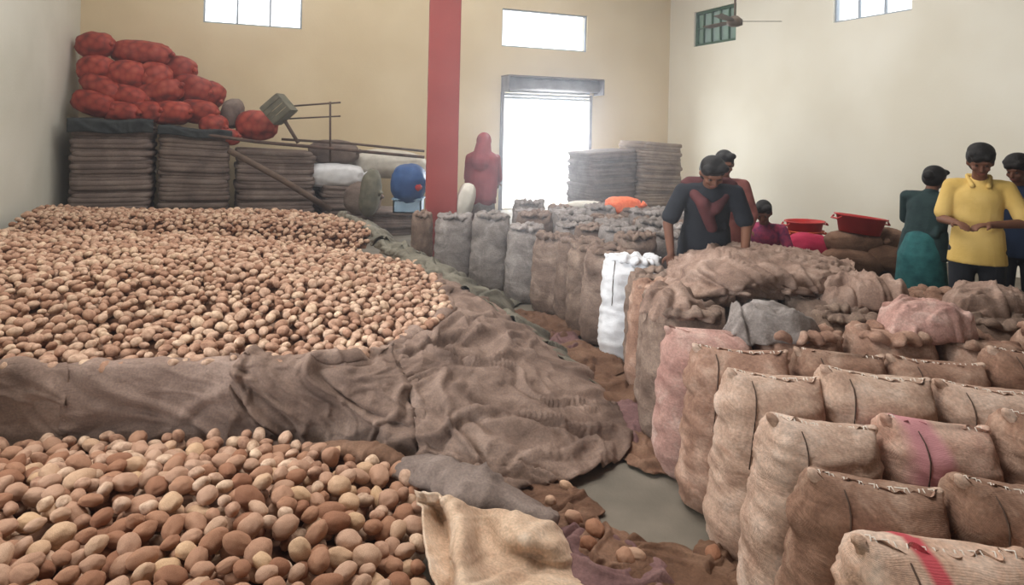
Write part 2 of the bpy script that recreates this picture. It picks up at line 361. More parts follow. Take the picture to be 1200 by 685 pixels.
# red steel pillar
pc = D(517.5, 200, 8.0)
pl = empty('pillar', (pc.x, pc.y, 0), 'tall red painted pillar standing behind the far sacks', 'pillar'); pl.rotation_euler[2] = TH * .4
mb = MB(); mb.box((0, 0, WH / 2), (.38, .32, WH)); o = mb.build('column_shaft', M['pillar'], pl)
bv = o.modifiers.new('bevel', 'BEVEL'); bv.width = 0.015; bv.segments = 2
mb = MB(); mb.box((0, 0, .02), (.52, .46, .04)); mb.build('base_plate', M['pillar'], pl)
# ceiling fan
fc = D(861, 25, 8.6)
fan = empty('ceiling_fan', fc, 'dark brown ceiling fan hanging before the small green window', 'fan')
mb = MB(); mb.tube([(0, 0, .05), (0, 0, WH - fc.z)], .014, 8); mb.build('down_rod', M['fan'], fan)
mb = MB(); mb.tube([(0, 0, -.07), (0, 0, -.05), (0, 0, .02), (0, 0, .07)], .1, 20, rf=lambda t: [.05, .10, .10, .04][min(3, round(t * 3))]); mb.build('motor', M['fan'], fan, True)
mb = MB(); mb.tube([(0, 0, WH - fc.z - .1), (0, 0, WH - fc.z)], .05, 14, rf=lambda t: .02 + .05 * t); mb.build('canopy', M['fan'], fan, True)
for k in range(3):
    a = math.radians(-8 + 120 * k); rm = Matrix.Rotation(a, 3, 'Z') @ Matrix.Rotation(math.radians(10), 3, 'X'); b = MB()
    b.add([rm @ Vector(v) for v in [(.08, -.02, .004), (.2, -.055, .004), (.58, -.07, .004), (.6, .05, .004), (.2, .05, .004), (.08, .02, .004), (.08, -.02, -.004), (.2, -.055, -.004), (.58, -.07, -.004), (.6, .05, -.004), (.2, .05, -.004), (.08, .02, -.004)]],
          [(0, 1, 2, 3, 4, 5), (11, 10, 9, 8, 7, 6)] + [(i, i + 6, (i + 1) % 6 + 6, (i + 1) % 6) for i in range(6)])
    b.build('fan_blade', M['fan'], fan)

# ------------------------------------------------------------------ potatoes
def ico(sub):
    bm = bmesh.new(); bmesh.ops.create_icosphere(bm, subdivisions=sub, radius=1.0)
    v = np.array([tuple(x.co) for x in bm.verts]); f = np.array([[q.index for q in p.verts] for p in bm.faces]); bm.free(); return v, f
def potato_shape(base, seed, amp=0.13):
    out = []
    for p in base:
        d = 1 + amp * N(p[0] * 1.1 + seed * 7.3, p[1] * 1.1, p[2] * 1.1) + amp * .4 * N(p[0] * 3 + seed, p[1] * 3, p[2] * 3)
        out.append((p[0] * d, p[1] * d, p[2] * d))
    return np.array(out)
def inpoly(x, y, poly):
    c = False; n = len(poly)
    for i in range(n):
        x1, y1 = poly[i][:2]; x2, y2 = poly[i - 1][:2]
        if (y1 > y) != (y2 > y) and x < (x2 - x1) * (y - y1) / (y2 - y1) + x1: c = not c
    return c
def dist_line(x, y, pts):
    best = 1e9
    for i in range(len(pts) - 1):
        ax, ay = pts[i][:2]; bx, by = pts[i + 1][:2]; dx, dy = bx - ax, by - ay
        t = max(0, min(1, ((x - ax) * dx + (y - ay) * dy) / (dx * dx + dy * dy + 1e-9)))
        best = min(best, math.hypot(x - ax - t * dx, y - ay - t * dy))
    return best
def deposit(poly, T, rmean, n, seed, cap):
    """drop potatoes one by one; each comes to rest on the ground surface or on those below"""
    rd = random.Random(seed); xs = [p[0] for p in poly]; ys = [p[1] for p in poly]
    x0, x1, y0, y1 = min(xs), max(xs), min(ys), max(ys); cell = rmean * 2.6; gr = {}; out = []
    for _ in range(n):
        x, y = rd.uniform(x0, x1), rd.uniform(y0, y1)
        if not inpoly(x, y, poly): continue
        r = rmean * rd.choice((.78, .85, .95, 1.0, 1.05, 1.15, 1.28)); tz = T(x, y); z = tz + r * .55
        ci, cj = int(x // cell), int(y // cell)
        for i in (-1, 0, 1):
            for j in (-1, 0, 1):
                for (qx, qy, qz, qr) in gr.get((ci + i, cj + j), ()):
                    d = math.hypot(x - qx, y - qy); s = (r + qr) * .96
                    if d < s: z = max(z, qz + math.sqrt(s * s - d * d) * .82)
        if z > tz + cap: continue
        gr.setdefault((ci, cj), []).append((x, y, z, r)); out.append((x, y, z, r))
    return out
def orient(rd):
    return Euler((rd.gauss(0, .35), rd.gauss(0, .35), rd.uniform(0, 6.28))).to_matrix(), (rd.uniform(1.08, 1.45), rd.uniform(.88, 1.06), rd.uniform(.74, .92))
def merged_potatoes(name, items, sub, seed, parent=None, **kw):
    bv, bf = ico(sub); shapes = [potato_shape(bv, s + seed) for s in range(8)]; rd = random.Random(seed); V = []; Fc = []; nv = len(bv)
    for i, (x, y, z, r) in enumerate(items):
        m, sc = orient(rd); mm = np.array(m) * np.array(sc)[None, :] * r
        V.append(shapes[i % 8] @ mm.T + np.array((x, y, z))); Fc.append(bf + i * nv)
    V = np.concatenate(V).astype(np.float32); Fc = np.concatenate(Fc).astype(np.int32)
    me = bpy.data.meshes.new(name); me.vertices.add(len(V)); me.vertices.foreach_set('co', V.ravel())
    me.loops.add(Fc.size); me.loops.foreach_set('vertex_index', Fc.ravel()); me.polygons.add(len(Fc))
    me.polygons.foreach_set('loop_start', np.arange(0, Fc.size, 3, dtype=np.int32)); me.update(calc_edges=True)
    me.polygons.foreach_set('use_smooth', [True] * len(me.polygons)); me.materials.append(M['potato_many'])
    return ob(name, me, parent, kind='stuff', **kw)

# edge of the two far heaps (top of the retaining cloth) and the foot of the cloth on the floor
Epx = [(-120, 441, .42), (0, 437, .42), (60, 436, .42), (150, 434, .42), (270, 430, .42), (400, 432, .41), (455, 418, .40), (500, 395, .39), (530, 372, .38), (522, 345, .38), (490, 314, .39), (452, 290, .42), (432, 270, .5), (404, 254, .57)]
Fpx = [(-120, 531, .03), (0, 527, .03), (60, 526, .03), (150, 524, .03), (270, 522, .03), (400, 524, .03), (490, 548, .02), (590, 580, .02), (700, 552, .02), (735, 505, .02), (652, 410, .02), (590, 365, .02), (516, 340, .02), (484, 318, .02)]
Ew = [G(*p) for p in Epx]; Fw = [G(*p) for p in Fpx]
poly2 = [(p.x, p.y) for p in Ew[:12]] + [(-1.8, 7.0), (-5.55, 7.0), (-4.15, 3.5)]
def T2(x, y):
    d = dist_line(x, y, Ew[:12]); z = .385 + .2 * sm(d / 1.7) + .035 * N(x * .9, y * .9, 3)
    return z - .26 * sm((y - 6.35) / .6)
poly1 = [(-5.6, 7.05), (-1.75, 7.05), (-1.6, 7.6), (Ew[12].x, Ew[12].y), (Ew[13].x, Ew[13].y), (-2.3, 9.1), (-6.35, 9.1)]
def T1(x, y):
    return .26 + .27 * sm((y - 7.05) / .75) - .22 * sm((y - 8.5) / .6) + .035 * N(x * .8, y * .8, 9) - .04 * sm((x + 3.2) / 1.4)
def core(name, poly, T, res, drop, parent, mat):
    xs = [p[0] for p in poly]; ys = [p[1] for p in poly]; nx = int((max(xs) - min(xs)) / res) + 2; ny = int((max(ys) - min(ys)) / res) + 2
    vs = []; idx = {}; fs = []
    for i in range(nx):
        for j in range(ny):
            x, y = min(xs) + i * res, min(ys) + j * res
            if inpoly(x, y, poly): idx[i, j] = len(vs); vs.append((x, y, T(x, y) - drop))
    for (i, j) in idx:
        q = [(i, j), (i + 1, j), (i + 1, j + 1), (i, j + 1)]
        if all(k in idx for k in q): fs.append([idx[k] for k in q])
    return mk(name, vs, fs, mat, parent)
it2 = deposit(poly2, T2, .030, 20000, 21, .075)
it1 = deposit(poly1, T1, .031, 10000, 22, .08)
h2 = merged_potatoes('potato_heap', it2, 2, 3, label='broad pale potato heap behind the jute dam, middle of the left side', cat='potatoes')
core('heap_core', poly2, T2, .1, .015, h2, M['heap_filler'])
h1 = merged_potatoes('potato_heap', it1, 2, 13, label='farthest low potato heap, in front of the folded jute stacks', cat='potatoes')
core('heap_core', poly1, T1, .1, .015, h1, M['heap_filler'])
# foreground heap
c3 = [G(-130, 531, .06), G(0, 529, .06), G(150, 526, .06), G(300, 526, .06), G(400, 530, .08), G(455, 545, .10), G(492, 572, .12), G(496, 640, .14), G(520, 700, .14)]
poly3 = [(p.x, p.y) for p in c3] + [(-.30, 1.75), (-2.2, 1.75), (-3.1, 3.4)]
def T3(x, y):
    d = dist_line(x, y, [(p.x, p.y) for p in c3]); return .02 + .13 * sm(d / .7) + .02 * N(x * 1.5, y * 1.5, 5)
it3 = deposit(poly3, T3, .037, 6500, 31, .12)
def vis(p):
    x, y = proj(p); return -30 < x < 1230 and y < 715
lst = sorted([p for p in it3 if vis(p)], key=lambda p: (p[2] - T3(p[0], p[1]) < .045, p[1] / p[3]))
top = lst[:300]; ts = set(top); rest = [p for p in it3 if p not in ts]
rdp = random.Random(5); bv4, bf4 = ico(4); pmesh = []
for k in range(12):
    sv = potato_shape(bv4, 100 + k * 3, .15)
    me = bpy.data.meshes.new('potato'); me.from_pydata([tuple(v) for v in sv], [], [tuple(int(q) for q in f) for f in bf4]); me.update()
    me.polygons.foreach_set('use_smooth', [True] * len(me.polygons)); me.materials.append(M['potato_one']); pmesh.append(me)
def put_potato(p, label, group=None):
    o = bpy.data.objects.new('potato', rdp.choice(pmesh)); COL.objects.link(o); m, sc = orient(rdp)
    o.location = p[:3]; o.rotation_euler = m.to_euler(); o.scale = tuple(s * p[3] for s in sc)
    return tag(o, label, 'potato', group)
for p in top: put_potato(p, 'brown potato lying in the foreground heap', 'potatoes in the foreground heap')
h3 = merged_potatoes('potato_heap', rest, 3, 23, label='remaining brown potatoes of the foreground heap', cat='potatoes')
core('heap_core', poly3, T3, .08, .01, h3, M['heap_filler'])
for (px, py, r, lb) in [(631, 545, .03, 'single pale potato on the slope cloth above the bare floor'), (672, 608, .034, 'round loose potato just right of the cream sack'), (697, 622, .04, 'loose potato at the near left rim of the bare floor'),
                        (612, 556, .026, 'small reddish potato half under the slope cloth'), (733, 655, .036, 'bright potato on the mauve cloth, left one of a touching pair'), (746, 652, .033, 'bright potato on the mauve cloth, right one of a touching pair'),
                        (836, 650, .034, 'loose potato at the foot of the sack row'), (690, 640, .036, 'dull brown potato between the mauve cloth and the bare floor'), (645, 588, .03, 'dusty potato above the grey rolled cloth end'), (664, 570, .028, 'dusty potato at the foot of the slope cloth')]:
    g = G(px, py, .05); put_potato((g.x, g.y, r * .8 + .03, r), lb)

# ------------------------------------------------------------------ cloths
def folds(x, y, seed, s=1.0):
    wx = x + .18 * N(x * 1.3 * s, y * 1.3 * s, seed); wy = y + .18 * N(x * 1.3 * s + 9, y * 1.3 * s, seed)
    a = 1 - abs(N(wx * 1.6 * s, wy * 1.6 * s, seed + 1.7)) * 2.2; b = 1 - abs(N(wx * 4 * s, wy * 3.2 * s, seed + 5.1)) * 2.2
    n1 = N(wx * .9 * s, wy * .9 * s, seed + 11.3); n2 = N(wx * 2.1 * s + 4, wy * 1.5 * s, seed + 21.9); n3 = N(wx * 3.6 * s, wy * 4.4 * s, seed + 31)
    cr = .9 * math.exp(-(n1 / .06) ** 2) - .7 * math.exp(-((n1 - .14) / .05) ** 2) + .6 * math.exp(-(n2 / .07) ** 2) - .5 * math.exp(-((n2 + .15) / .06) ** 2) + .3 * math.exp(-(n3 / .1) ** 2)
    return .45 * max(a, -.4) + .22 * max(b, -.3) + .12 * N(x * 9 * s, y * 9 * s, seed) + .75 * cr
def cat(P0, P1, P2, P3, t):
    return .5 * ((2 * P1) + (P2 - P0) * t + (2 * P0 - 5 * P1 + 4 * P2 - P3) * t * t + (3 * P1 - P0 - 3 * P2 + P3) * t ** 3)
def spl(pts, u):
    n = len(pts) - 1; u = max(0, min(1, u)) * n; i = min(int(u), n - 1); t = u - i
    g = lambda k: pts[max(0, min(n, k))]
    return cat(g(i - 1), g(i), g(i + 1), g(i + 2), t)
def sheet(name, fn, nu, nv, mat, thick=.008, amp=.03, seed=1.0, s=1.0, uvscale=None, parent=None, **kw):
    """fn(u,v)->point; folds pushed along the surface normal"""
    P = [[fn(i / (nu - 1), j / (nv - 1)) for j in range(nv)] for i in range(nu)]
    vs = []
    for i in range(nu):
        for j in range(nv):
            a = P[min(i + 1, nu - 1)][j] - P[max(i - 1, 0)][j]; b = P[i][min(j + 1, nv - 1)] - P[i][max(j - 1, 0)]
            n = a.cross(b)
            n = n.normalized() if n.length > 1e-9 else Vector((0, 0, 1))
            if n.z < -.05 or (abs(n.z) <= .05 and n.y > 0): n = -n
            p = P[i][j]
            k = folds(p.x + p.z * .7, p.y * .9 + p.z * 1.6, seed, s) * amp
            q = p + n * k; q.z = max(q.z, .006 + .004 * (seed % 3)); vs.append(q)
    o = mk(name, vs, grid_faces(nu, nv), mat, parent, **kw)
    m = o.modifiers.new('solid', 'SOLIDIFY'); m.thickness = thick; m.offset = 0
    return o
def loft(t0, t1, back=.12, bulge=.35):
    def fn(u, v):
        t = t0 + (t1 - t0) * u; e = spl(Ew, t); f = spl(Fw, t); d = (f - e); h = d.copy(); h.z = 0; L = h.length; h.normalize()
        if v < .18:
            k = (.18 - v) / .18; return e - h * (back * k) + Vector((0, 0, .02 + .035 * math.sin(k * 3.14) - .05 * k))
        k = (v - .18) / .82
        steep = 1.7 if L > .6 else 2.6
        z = f.z + (e.z + .02 - f.z) * (1 - k ** steep); return Vector((e.x + d.x * k, e.y + d.y * k, z))
    return fn
nE = len(Ew) - 1
segs = [(0, 2.25, 'jute_sheet', 'dusty jute sheet holding back potatoes, leftmost length of the dam', 3.1, 90),
        (2.15, 4.15, 'jute_sheet', 'dusty jute sheet holding back potatoes, second length of the dam', 8.2, 90),
        (4.0, 6.3, 'jute_sheet', 'crumpled jute sheet at the right end of the dam, below the potatoes', 12.7, 110),
        (6.1, 9.6, 'jute_sheet', 'large crumpled jute sheet sloping from the heap down to the bare floor', 17.4, 190),
        (9.4, 11.3, 'jute_sheet_green', 'jute sheet beside the far sacks at the right tip of the potato heap', 23.3, 110),
        (11.1, 13, 'jute_sheet_green', 'greenish jute sheet at the right edge of the farthest heap', 29.3, 70)]
for a, b, m, lb, sd, nu in segs:
    sheet('jute_sheet', loft(a / nE, b / nE), int(nu * 1.3), 100, M[m], .008, .026 if a < 4 else .060, sd, 1.15 if a < 4 else 1.9, label=lb, cat='cloth')
def ctrl(rows):
    pts = [[G(*p) for p in r] for r in rows]
    return lambda u, v: spl([spl(r, v) for r in pts], u)
# cream sack laid over the heap edge
sheet('cream_sack', ctrl([[(486, 574, .26), (492, 604, .20), (500, 650, .2), (512, 712, .2)],
                          [(510, 580, .26), (520, 612, .13), (528, 650, .14), (532, 712, .15)],
                          [(532, 588, .24), (540, 620, .27), (538, 660, .29), (548, 712, .28)],
                          [(562, 597, .18), (566, 630, .13), (572, 670, .15), (590, 712, .16)],
                          [(600, 600, .2), (606, 630, .21), (612, 660, .13), (640, 712, .17)],
                          [(640, 612, .15), (650, 640, .17), (655, 670, .11), (680, 712, .12)],
                          [(658, 622, .07), (668, 650, .06), (684, 680, .05), (704, 712, .05)]]), 80, 60, M['cloth_cream'], .01, .014, 2.2, 2.2,
      label='cream jute sack lying open at the right edge of the foreground heap', cat='sack')
def roll(name, px, rad, mat, seed, **kw):
    pts = [G(*p) for p in px]; n = 60; k = 26; vs = []; fs = []
    for i in range(n):
        u = i / (n - 1); p = spl(pts, u); t = (spl(pts, min(1, u + .02)) - spl(pts, max(0, u - .02))).normalized(); a = t.cross(Vector((0, 0, 1))).normalized()
        rr = rad * (.25 + .75 * math.sin(math.pi * min(1, max(0, u * .94 + .03))) ** .5)
        for j in range(k):
            th = 2 * math.pi * j / k; f = 1 + .28 * N(math.cos(th) * 1.4 + u * 3, math.sin(th) * 1.4, seed) + .3 * folds(u * 1.3, math.cos(th) * .35 + th * .12, seed, 1.5)
            q = p + a * math.cos(th) * rr * 1.35 * f + Vector((0, 0, math.sin(th) * rr * .75 * f)); q.z = max(q.z, .006); vs.append(q)
    for i in range(n - 1):
        for j in range(k): fs.append((i * k + j, i * k + (j + 1) % k, (i + 1) * k + (j + 1) % k, (i + 1) * k + j))
    fs.append(tuple(range(k - 1, -1, -1))); fs.append(tuple((n - 1) * k + j for j in range(k)))
    return mk(name, vs, fs, mat, **kw)
roll('rolled_cloth', [(468, 548, .13), (510, 556, .14), (555, 572, .14), (600, 590, .12), (650, 614, .09)], .085, M['cloth_grey'], 4.4, label='grey brown rolled cloth lying above the cream sack', cat='cloth')
roll('rolled_cloth', [(356, 528, .10), (405, 526, .13), (440, 532, .13), (478, 548, .08)], .05, M['jute_sheet_brown'], 7.4, label='small brown rolled jute edge behind the foreground heap', cat='cloth')
def rag(px, py, w_, l_, rz, mat, seed, hgt, label, name='empty_sack', dome=0.0):
    c = G(px, py, .03); nu, nv = 64, 56; vs = []
    for i in range(nu):
        for j in range(nv):
            a, b = i / (nu - 1) * 2 - 1, j / (nv - 1) * 2 - 1
            e = 1 + .12 * N(a * 1.5, b * 1.5, seed) ; ka, kb = math.sqrt(1 - b * b * .42), math.sqrt(1 - a * a * .42); x = a * ka * w_ / 2 * 1.12 * e + .03 * N(b * 3, a, seed + 3); y = b * kb * l_ / 2 * 1.12 * e + .03 * N(a * 3, b, seed + 6)
            edge = min(1, 4 * (1 - max(abs(a), abs(b))) + .25)
            z = .012 + max(0, (.6 + folds(x * 1.2, y * 1.2, seed, 1.9)) * hgt * edge * .62)
            z += dome * (1 - (a * a * ka * ka + b * b * kb * kb) ** 1.5)
            vs.append((x, y, z))
    o = mk(name, vs, grid_faces(nu, nv), mat, label=label, cat='sack'); o.location = (c.x, c.y, 0); o.rotation_euler = (0, 0, rz)
    m = o.modifiers.new('solid', 'SOLIDIFY'); m.thickness = .006; m.offset = 0; return o
J = 'jute_sheet_brown'
rag(668, 422, .7, .7, .4, M[J], 1.3, .06, 'crumpled empty jute sack by the foot of the narrow far sacks')
rag(706, 452, .6, .6, -.3, M[J], 2.3, .06, 'crumpled empty jute sack in the aisle near the white sack')
rag(735, 495, .5, .55, .2, M['cloth_mauve'], 3.3, .05, 'purplish crumpled sack in the aisle, right before the bare floor')
rag(622, 378, .9, .6, -.5, M[J], 4.3, .05, 'brown empty sack spread before the grey far sacks')
rag(648, 400, .45, .4, .1, M['cloth_mauve'], 4.9, .05, 'mauve empty sack at the feet of the far sacks')
rag(545, 356, .8, .35, .1, M[J], 5.3, .04, 'brown empty sack beside the leftmost far sack')
rag(848, 660, .22, .25, .1, M[J], 5.9, .05, 'brown scrap of sacking against the sack feet, near end of the bare floor')
rag(650, 590, .42, .3, -.4, M[J], 6.3, .05, 'brown crumpled sack between the rolled cloth and the bare floor')
rag(612, 572, .5, .3, -.5, M[J], 7.3, .05, 'rusty brown sack under the lower edge of the slope cloth')
rag(700, 668, .55, .42, -.5, M['cloth_mauve'], 8.3, .07, 'mauve brown cloth crumpled beside the cream sack')
rag(800, 672, .5, .34, -.3, M[J], 9.3, .06, 'brown crumpled cloth at the near end of the aisle')
rag(762, 528, .3, .4, .3, M[J], 15.1, .05, 'brown crumpled sacking where the aisle meets the bare floor')
rag(570, 350, .7, .5, .2, M['jute_sheet_green'], 14.1, .04, 'greenish empty sack below the second grey far sack')
rag(722, 645, .26, .3, .9, M[J], 9.9, .06, 'small brown rag at the near left corner of the bare floor')

# ------------------------------------------------------------------ filled sacks
def sack_surf(seed, w_, t, h, slump=0.0, upright=False):
    def S(th, v):
        c, s = math.cos(th), math.sin(th); e = 2.0 / 2.7
        cx = math.copysign(abs(c) ** e, c); sy = math.copysign(abs(s) ** e, s)
        wx = w_ / 2 * (.9 + .1 * sm(v / .18)) * (1 - .04 * v + slump * math.sin(v * 3.1))
        ty = t / 2 * (.86 + .14 * sm(v / .2))
        if v > .78: ty *= max(.10, (1 - ((v - .78) / .225) ** 2.4) ** .5); wx *= 1 - .05 * sm((v - .8) / .2)
        if v < .07: k = math.sqrt(max(0, 1 - (1 - v / .07) ** 2)); wx *= .86 + .14 * k; ty *= .8 + .2 * k
        x, y, z = cx * wx, sy * ty, v * h
        lump = .017 * N(x * 11 + seed * 3, y * 11, z * 11) + .012 * N(x * 5, y * 5 + seed * 5, z * 4)
        wr = .010 * (1 - abs(N(cx * 1.2 + seed, sy * 1.2, z * 17 + .8 * N(th, z * 3, seed))) * 2) + .005 * (1 - abs(N(cx * 3, sy * 3 + seed, z * 34)) * 2)
        amp = (lump + wr) * (1.0 if v < .93 else .6)
        x += c * amp; y += s * amp
        if v > .8: z += -.02 * (1 - (cx) ** 2) * sm((v - .8) / .2) + .008 * N(x * 14, seed, 1)
        return Vector((x, y, z))
    return S
def sack_parts(seed, w_=.44, t=.29, h=.76, style='stitched', slump=0.0, near=True):
    S = sack_surf(seed, w_, t, h, slump); nt_, nv = (44, 54) if near else (28, 30); rd = random.Random(seed)
    vs = [S(2 * math.pi * i / nt_, (j / (nv - 1))) for j in range(nv) for i in range(nt_)]
    fs = [(j * nt_ + i, j * nt_ + (i + 1) % nt_, (j + 1) * nt_ + (i + 1) % nt_, (j + 1) * nt_ + i) for j in range(nv - 1) for i in range(nt_)]
    fs.append(tuple(range(nt_ - 1, -1, -1))); fs.append(tuple((nv - 1) * nt_ + i for i in range(nt_)))
    parts = [('sack_body', vs, fs, 'body')]
    if style == 'stitched':
        n = 70; rows = 5; rv = []
        for i in range(n):
            a = i / (n - 1) * 2 - 1
            for j in range(rows):
                k = j / (rows - 1); x = a * w_ * .46
                rv.append(Vector((x, .02 * N(a * 4, k * 1.2, seed) + k * .014 * math.sin(a * 15 + seed + 3 * N(a * 3, seed)) - .012 * k * k + .016 * k * N(a * 7, 0, seed), h - .04 + k * (.046 + .022 * N(a * 5, 3, seed)) - .02 * (1 - a * a))))
        parts.append(('seam_ruffle', rv, grid_faces(n, rows), 'body'))
        mb_ = MB()
        for i in range(16):
            a = -.9 + 1.8 * i / 15; x = a * w_ * .46; z0 = h - .004 - .02 * (1 - a * a)
            mb_.tube([(x, -.022, z0 - .006), (x + w_ * .02 * math.sin(i * 3 + seed), .0, z0 + .012), (x + w_ * .04 * math.sin(i * 5), .02, z0 - .002)], .0022, 4)
        parts.append(('stitching', mb_.v, mb_.f, 'thread'))
    else:
        # open crumpled mouth: a collar of gathered cloth
        n, k = 72, 12; cv = []
        for i in range(n):
            th = 2 * math.pi * i / n; c, s = math.cos(th), math.sin(th)
            r1 = 1 + .22 * N(c * 1.6, s * 1.6, seed * 2.1)
            for j in range(k):
                ph = 2 * math.pi * j / k; rr = .034 + .020 * N(c * 4, s * 4, seed + j * .3) + .014 * math.sin(th * 13 + seed + 4 * N(c * 1.5, s * 1.5, seed)) * (.4 + .6 * max(0, math.cos(ph - .6))) + .010 * N(c * 11, s * 11, seed + j * .5)
                bx, by = c * w_ * .34 * r1, s * t * .34 * r1
                cv.append(Vector((bx + c * math.cos(ph) * rr * 1.2, by + s * math.cos(ph) * rr * 1.2, h - .02 + math.sin(ph) * rr * .8 + .035 * N(c * 2.5, s * 2.5, seed + 7))))
        fs2 = [(i * k + j, i * k + (j + 1) % k, ((i + 1) % n) * k + (j + 1) % k, ((i + 1) % n) * k + j) for i in range(n) for j in range(k)]
        parts.append(('gathered_mouth', cv, fs2, 'body'))
    for sx in (-1, 1):
        ev = []; ef = []; n, k = 7, 12
        for i in range(n):
            u = i / (n - 1)
            for j in range(k):
                th = 2 * math.pi * j / k; rr = (.026 * (1 - u) ** .6 + .006) * (1 + .35 * N(math.cos(th) * 2, math.sin(th) * 2, seed + u * 3 + sx))
                ev.append(Vector((sx * (w_ * .40 + u * .045) + math.cos(th) * rr * .8, math.sin(th) * rr * 1.1 + .008 * sx, h - .035 + u * .042 + math.cos(th) * rr * -.4 * sx)))
        for i in range(n - 1):
            for j in range(k): ef.append((i * k + j, i * k + (j + 1) % k, (i + 1) * k + (j + 1) % k, (i + 1) * k + j))
        ef.append(tuple((n - 1) * k + j for j in range(k)))
        if style == 'stitched' or rd.random() < .5: parts.append(('sack_ear', ev, ef, 'ear'))
    if near:
        mb_ = MB(); th = math.pi * (1.5 - .13 - .1 * rd.random())
        pts = []
        for q in range(14):
            v = .99 - q / 13 * (.45 + .3 * rd.random() * 0); p = S(th, v); pts.append(p + Vector((0, -.004, .002)))
        mb_.tube(pts, .0028, 4); parts.append(('tie_string', mb_.v, mb_.f, 'string'))
    return parts
_protos = {}
def sack_proto(key, seed, style, near, dims, slump=0.0):
    if key in _protos: return _protos[key]
    out = []
    for nm, vs, fs, mk_ in sack_parts(seed, *dims, style=style, slump=slump, near=near):
        me = bpy.data.meshes.new(nm); me.from_pydata([tuple(v) for v in vs], [], [tuple(f) for f in fs]); me.update()
        me.polygons.foreach_set('use_smooth', [True] * len(me.polygons)); me.materials.append(M['jute']); out.append((nm, me, mk_))
    _protos[key] = out; return out
def put_sack(x, y, rz, tilt, mat, key, style, near, label, group=None, sc=(1, 1, 1), pitch=0.0, name='potato_sack', dims=(.44, .29, .76), z=0.0):
    pr = sack_proto((key, style, near, dims), key * 3.7 + 1, style, near, dims, .0 if near else .02)
    root = empty(name, (x, y, z), label, 'sack', group); root.rotation_euler = (pitch, tilt, rz); root.scale = sc
    last = None
    for nm, me, kind in pr:
        o = bpy.data.objects.new(nm, me); COL.objects.link(o); o.parent = last if nm == 'stitching' else root; last = o
        mt = {'body': mat, 'ear': M['jute_pale'] if mat is M['jute'] and style == 'stitched' else mat, 'thread': M['thread'], 'string': M['string']}[kind]
        o.material_slots[0].link = 'OBJECT'; o.material_slots[0].material = mt
    return root
ORD = ['first', 'second', 'third', 'fourth', 'fifth', 'sixth', 'seventh', 'eighth', 'ninth', 'tenth', 'eleventh', 'twelfth']
# rows of the near block, front row first: (y of the front face, x of the aisle end, tilt)
rowsA = [(1.37, 1.10, .05), (1.70, .93, .10), (2.03, .95, .15), (2.40, .95, .13), (2.80, .94, .10), (3.12, .90, .07), (3.44, .84, .06), (3.79, .83, .05), (4.13, .84, .04), (4.46, .86, .03), (4.78, .88, .02)]
special = {(1, 0): ('jute_stripe', 'red striped'), (3, 0): ('jute_pale', 'pale'), (3, 1): ('jute_pinkprint', 'pink printed'), (4, 0): ('jute_pale', 'pale'), (4, 1): ('jute_pale', 'pale grey'), (4, 2): ('jute_pale', 'pale'), (1, 1): ('jute_pale', 'pale'),
           (6, 0): ('jute_pink', 'pinkish'), (7, 1): ('jute_grey', 'grey lilac'), (7, 3): ('jute_pink', 'dusty pink'), (8, 1): ('jute_grey', 'dull grey')}
rs = random.Random(77)
for r, (y, x0, tilt) in enumerate(rowsA):
    c = 0; x = x0 + .22
    while True:
        wS = rs.uniform(.41, .47)
        if c and x - .22 > .82 * y + .32: break
        if r == 10 and c > 0: break
        if r == 9 and c > 8: break
        style = 'stitched' if (r <= 5 or rs.random() < .15) else 'open'
        mname, adj = special.get((r, c), ('jute', 'tan brown') if r < 7 or rs.random() < .5 else ('jute_brown', 'dull brown'))
        where = 'at the aisle' if c == 0 else ORD[c] + ' from the aisle'
        lb = '%s jute potato sack %s, %s row of the near block' % (adj, where, 'frontmost' if r == 0 else ORD[r])
        hh = rs.uniform(.94, 1.02) * (1.08 if (r, c) in ((7, 3),) else 1) * (.94 if r > 6 and rs.random() < .3 else 1)
        if r == 0: hh = .93
        if (r, c) == (3, 1): hh = .97
        base_x = x - tilt * .76
        put_sack(base_x, y + rs.uniform(-.015, .015), rs.uniform(-.05, .05) if c else rs.uniform(-.02, .05), tilt, M[mname], rs.randrange(5) if r < 6 else 5 + rs.randrange(5), style, r < 6, lb,
                 'filled sacks of the near block', ((wS / .44), rs.uniform(.97, 1.04) * (1.22 if r == 4 else 1.1), hh), 0)
        x += wS + .02; c += 1
    NR = r
# far block, front line
line = [(-.65, 7.32, 0.05, 'jute_grey', 'upright grey sack next to the red pillar, leftmost of the far line', (.40, .28, .78)),
        (-.22, 7.02, -.05, 'jute_grey', 'upright grey sack, second from the pillar in the far line', (.40, .28, .84)),
        (.15, 6.66, -.25, 'jute_grey', 'upright grey brown sack, third from the pillar in the far line', (.37, .28, .78)),
        (.40, 6.30, -.5, 'jute_brown', 'brown sack at the bend of the far line, fourth from the pillar', (.36, .28, .76)),
        (.64, 6.02, -.1, 'jute_brown', 'narrow brown sack, fifth from the pillar in the far line', (.42, .26, .77)),
        (.72, 5.72, -.05, 'jute_brown', 'narrow brown sack, sixth from the pillar in the far line', (.42, .26, .77)),
        (.84, 5.42, -.05, 'jute_brown', 'brown sack in the far line, directly behind the white sack', (.46, .27, .78))]
for i, (x, y, rz, m, lb, dm) in enumerate(line):
    put_sack(x, y, rz, .03, M[m], 5 + i % 5, 'open', False, lb, 'upright sacks of the far line', (1, 1, 1), 0, dims=dm)
w0 = put_sack(.93, 5.08, 0, .05, M['white_bag'], 11, 'open', True, 'bright white woven plastic sack standing in the aisle line', None, (1, 1, 1), 0, dims=(.44, .27, .80), name='plastic_sack')
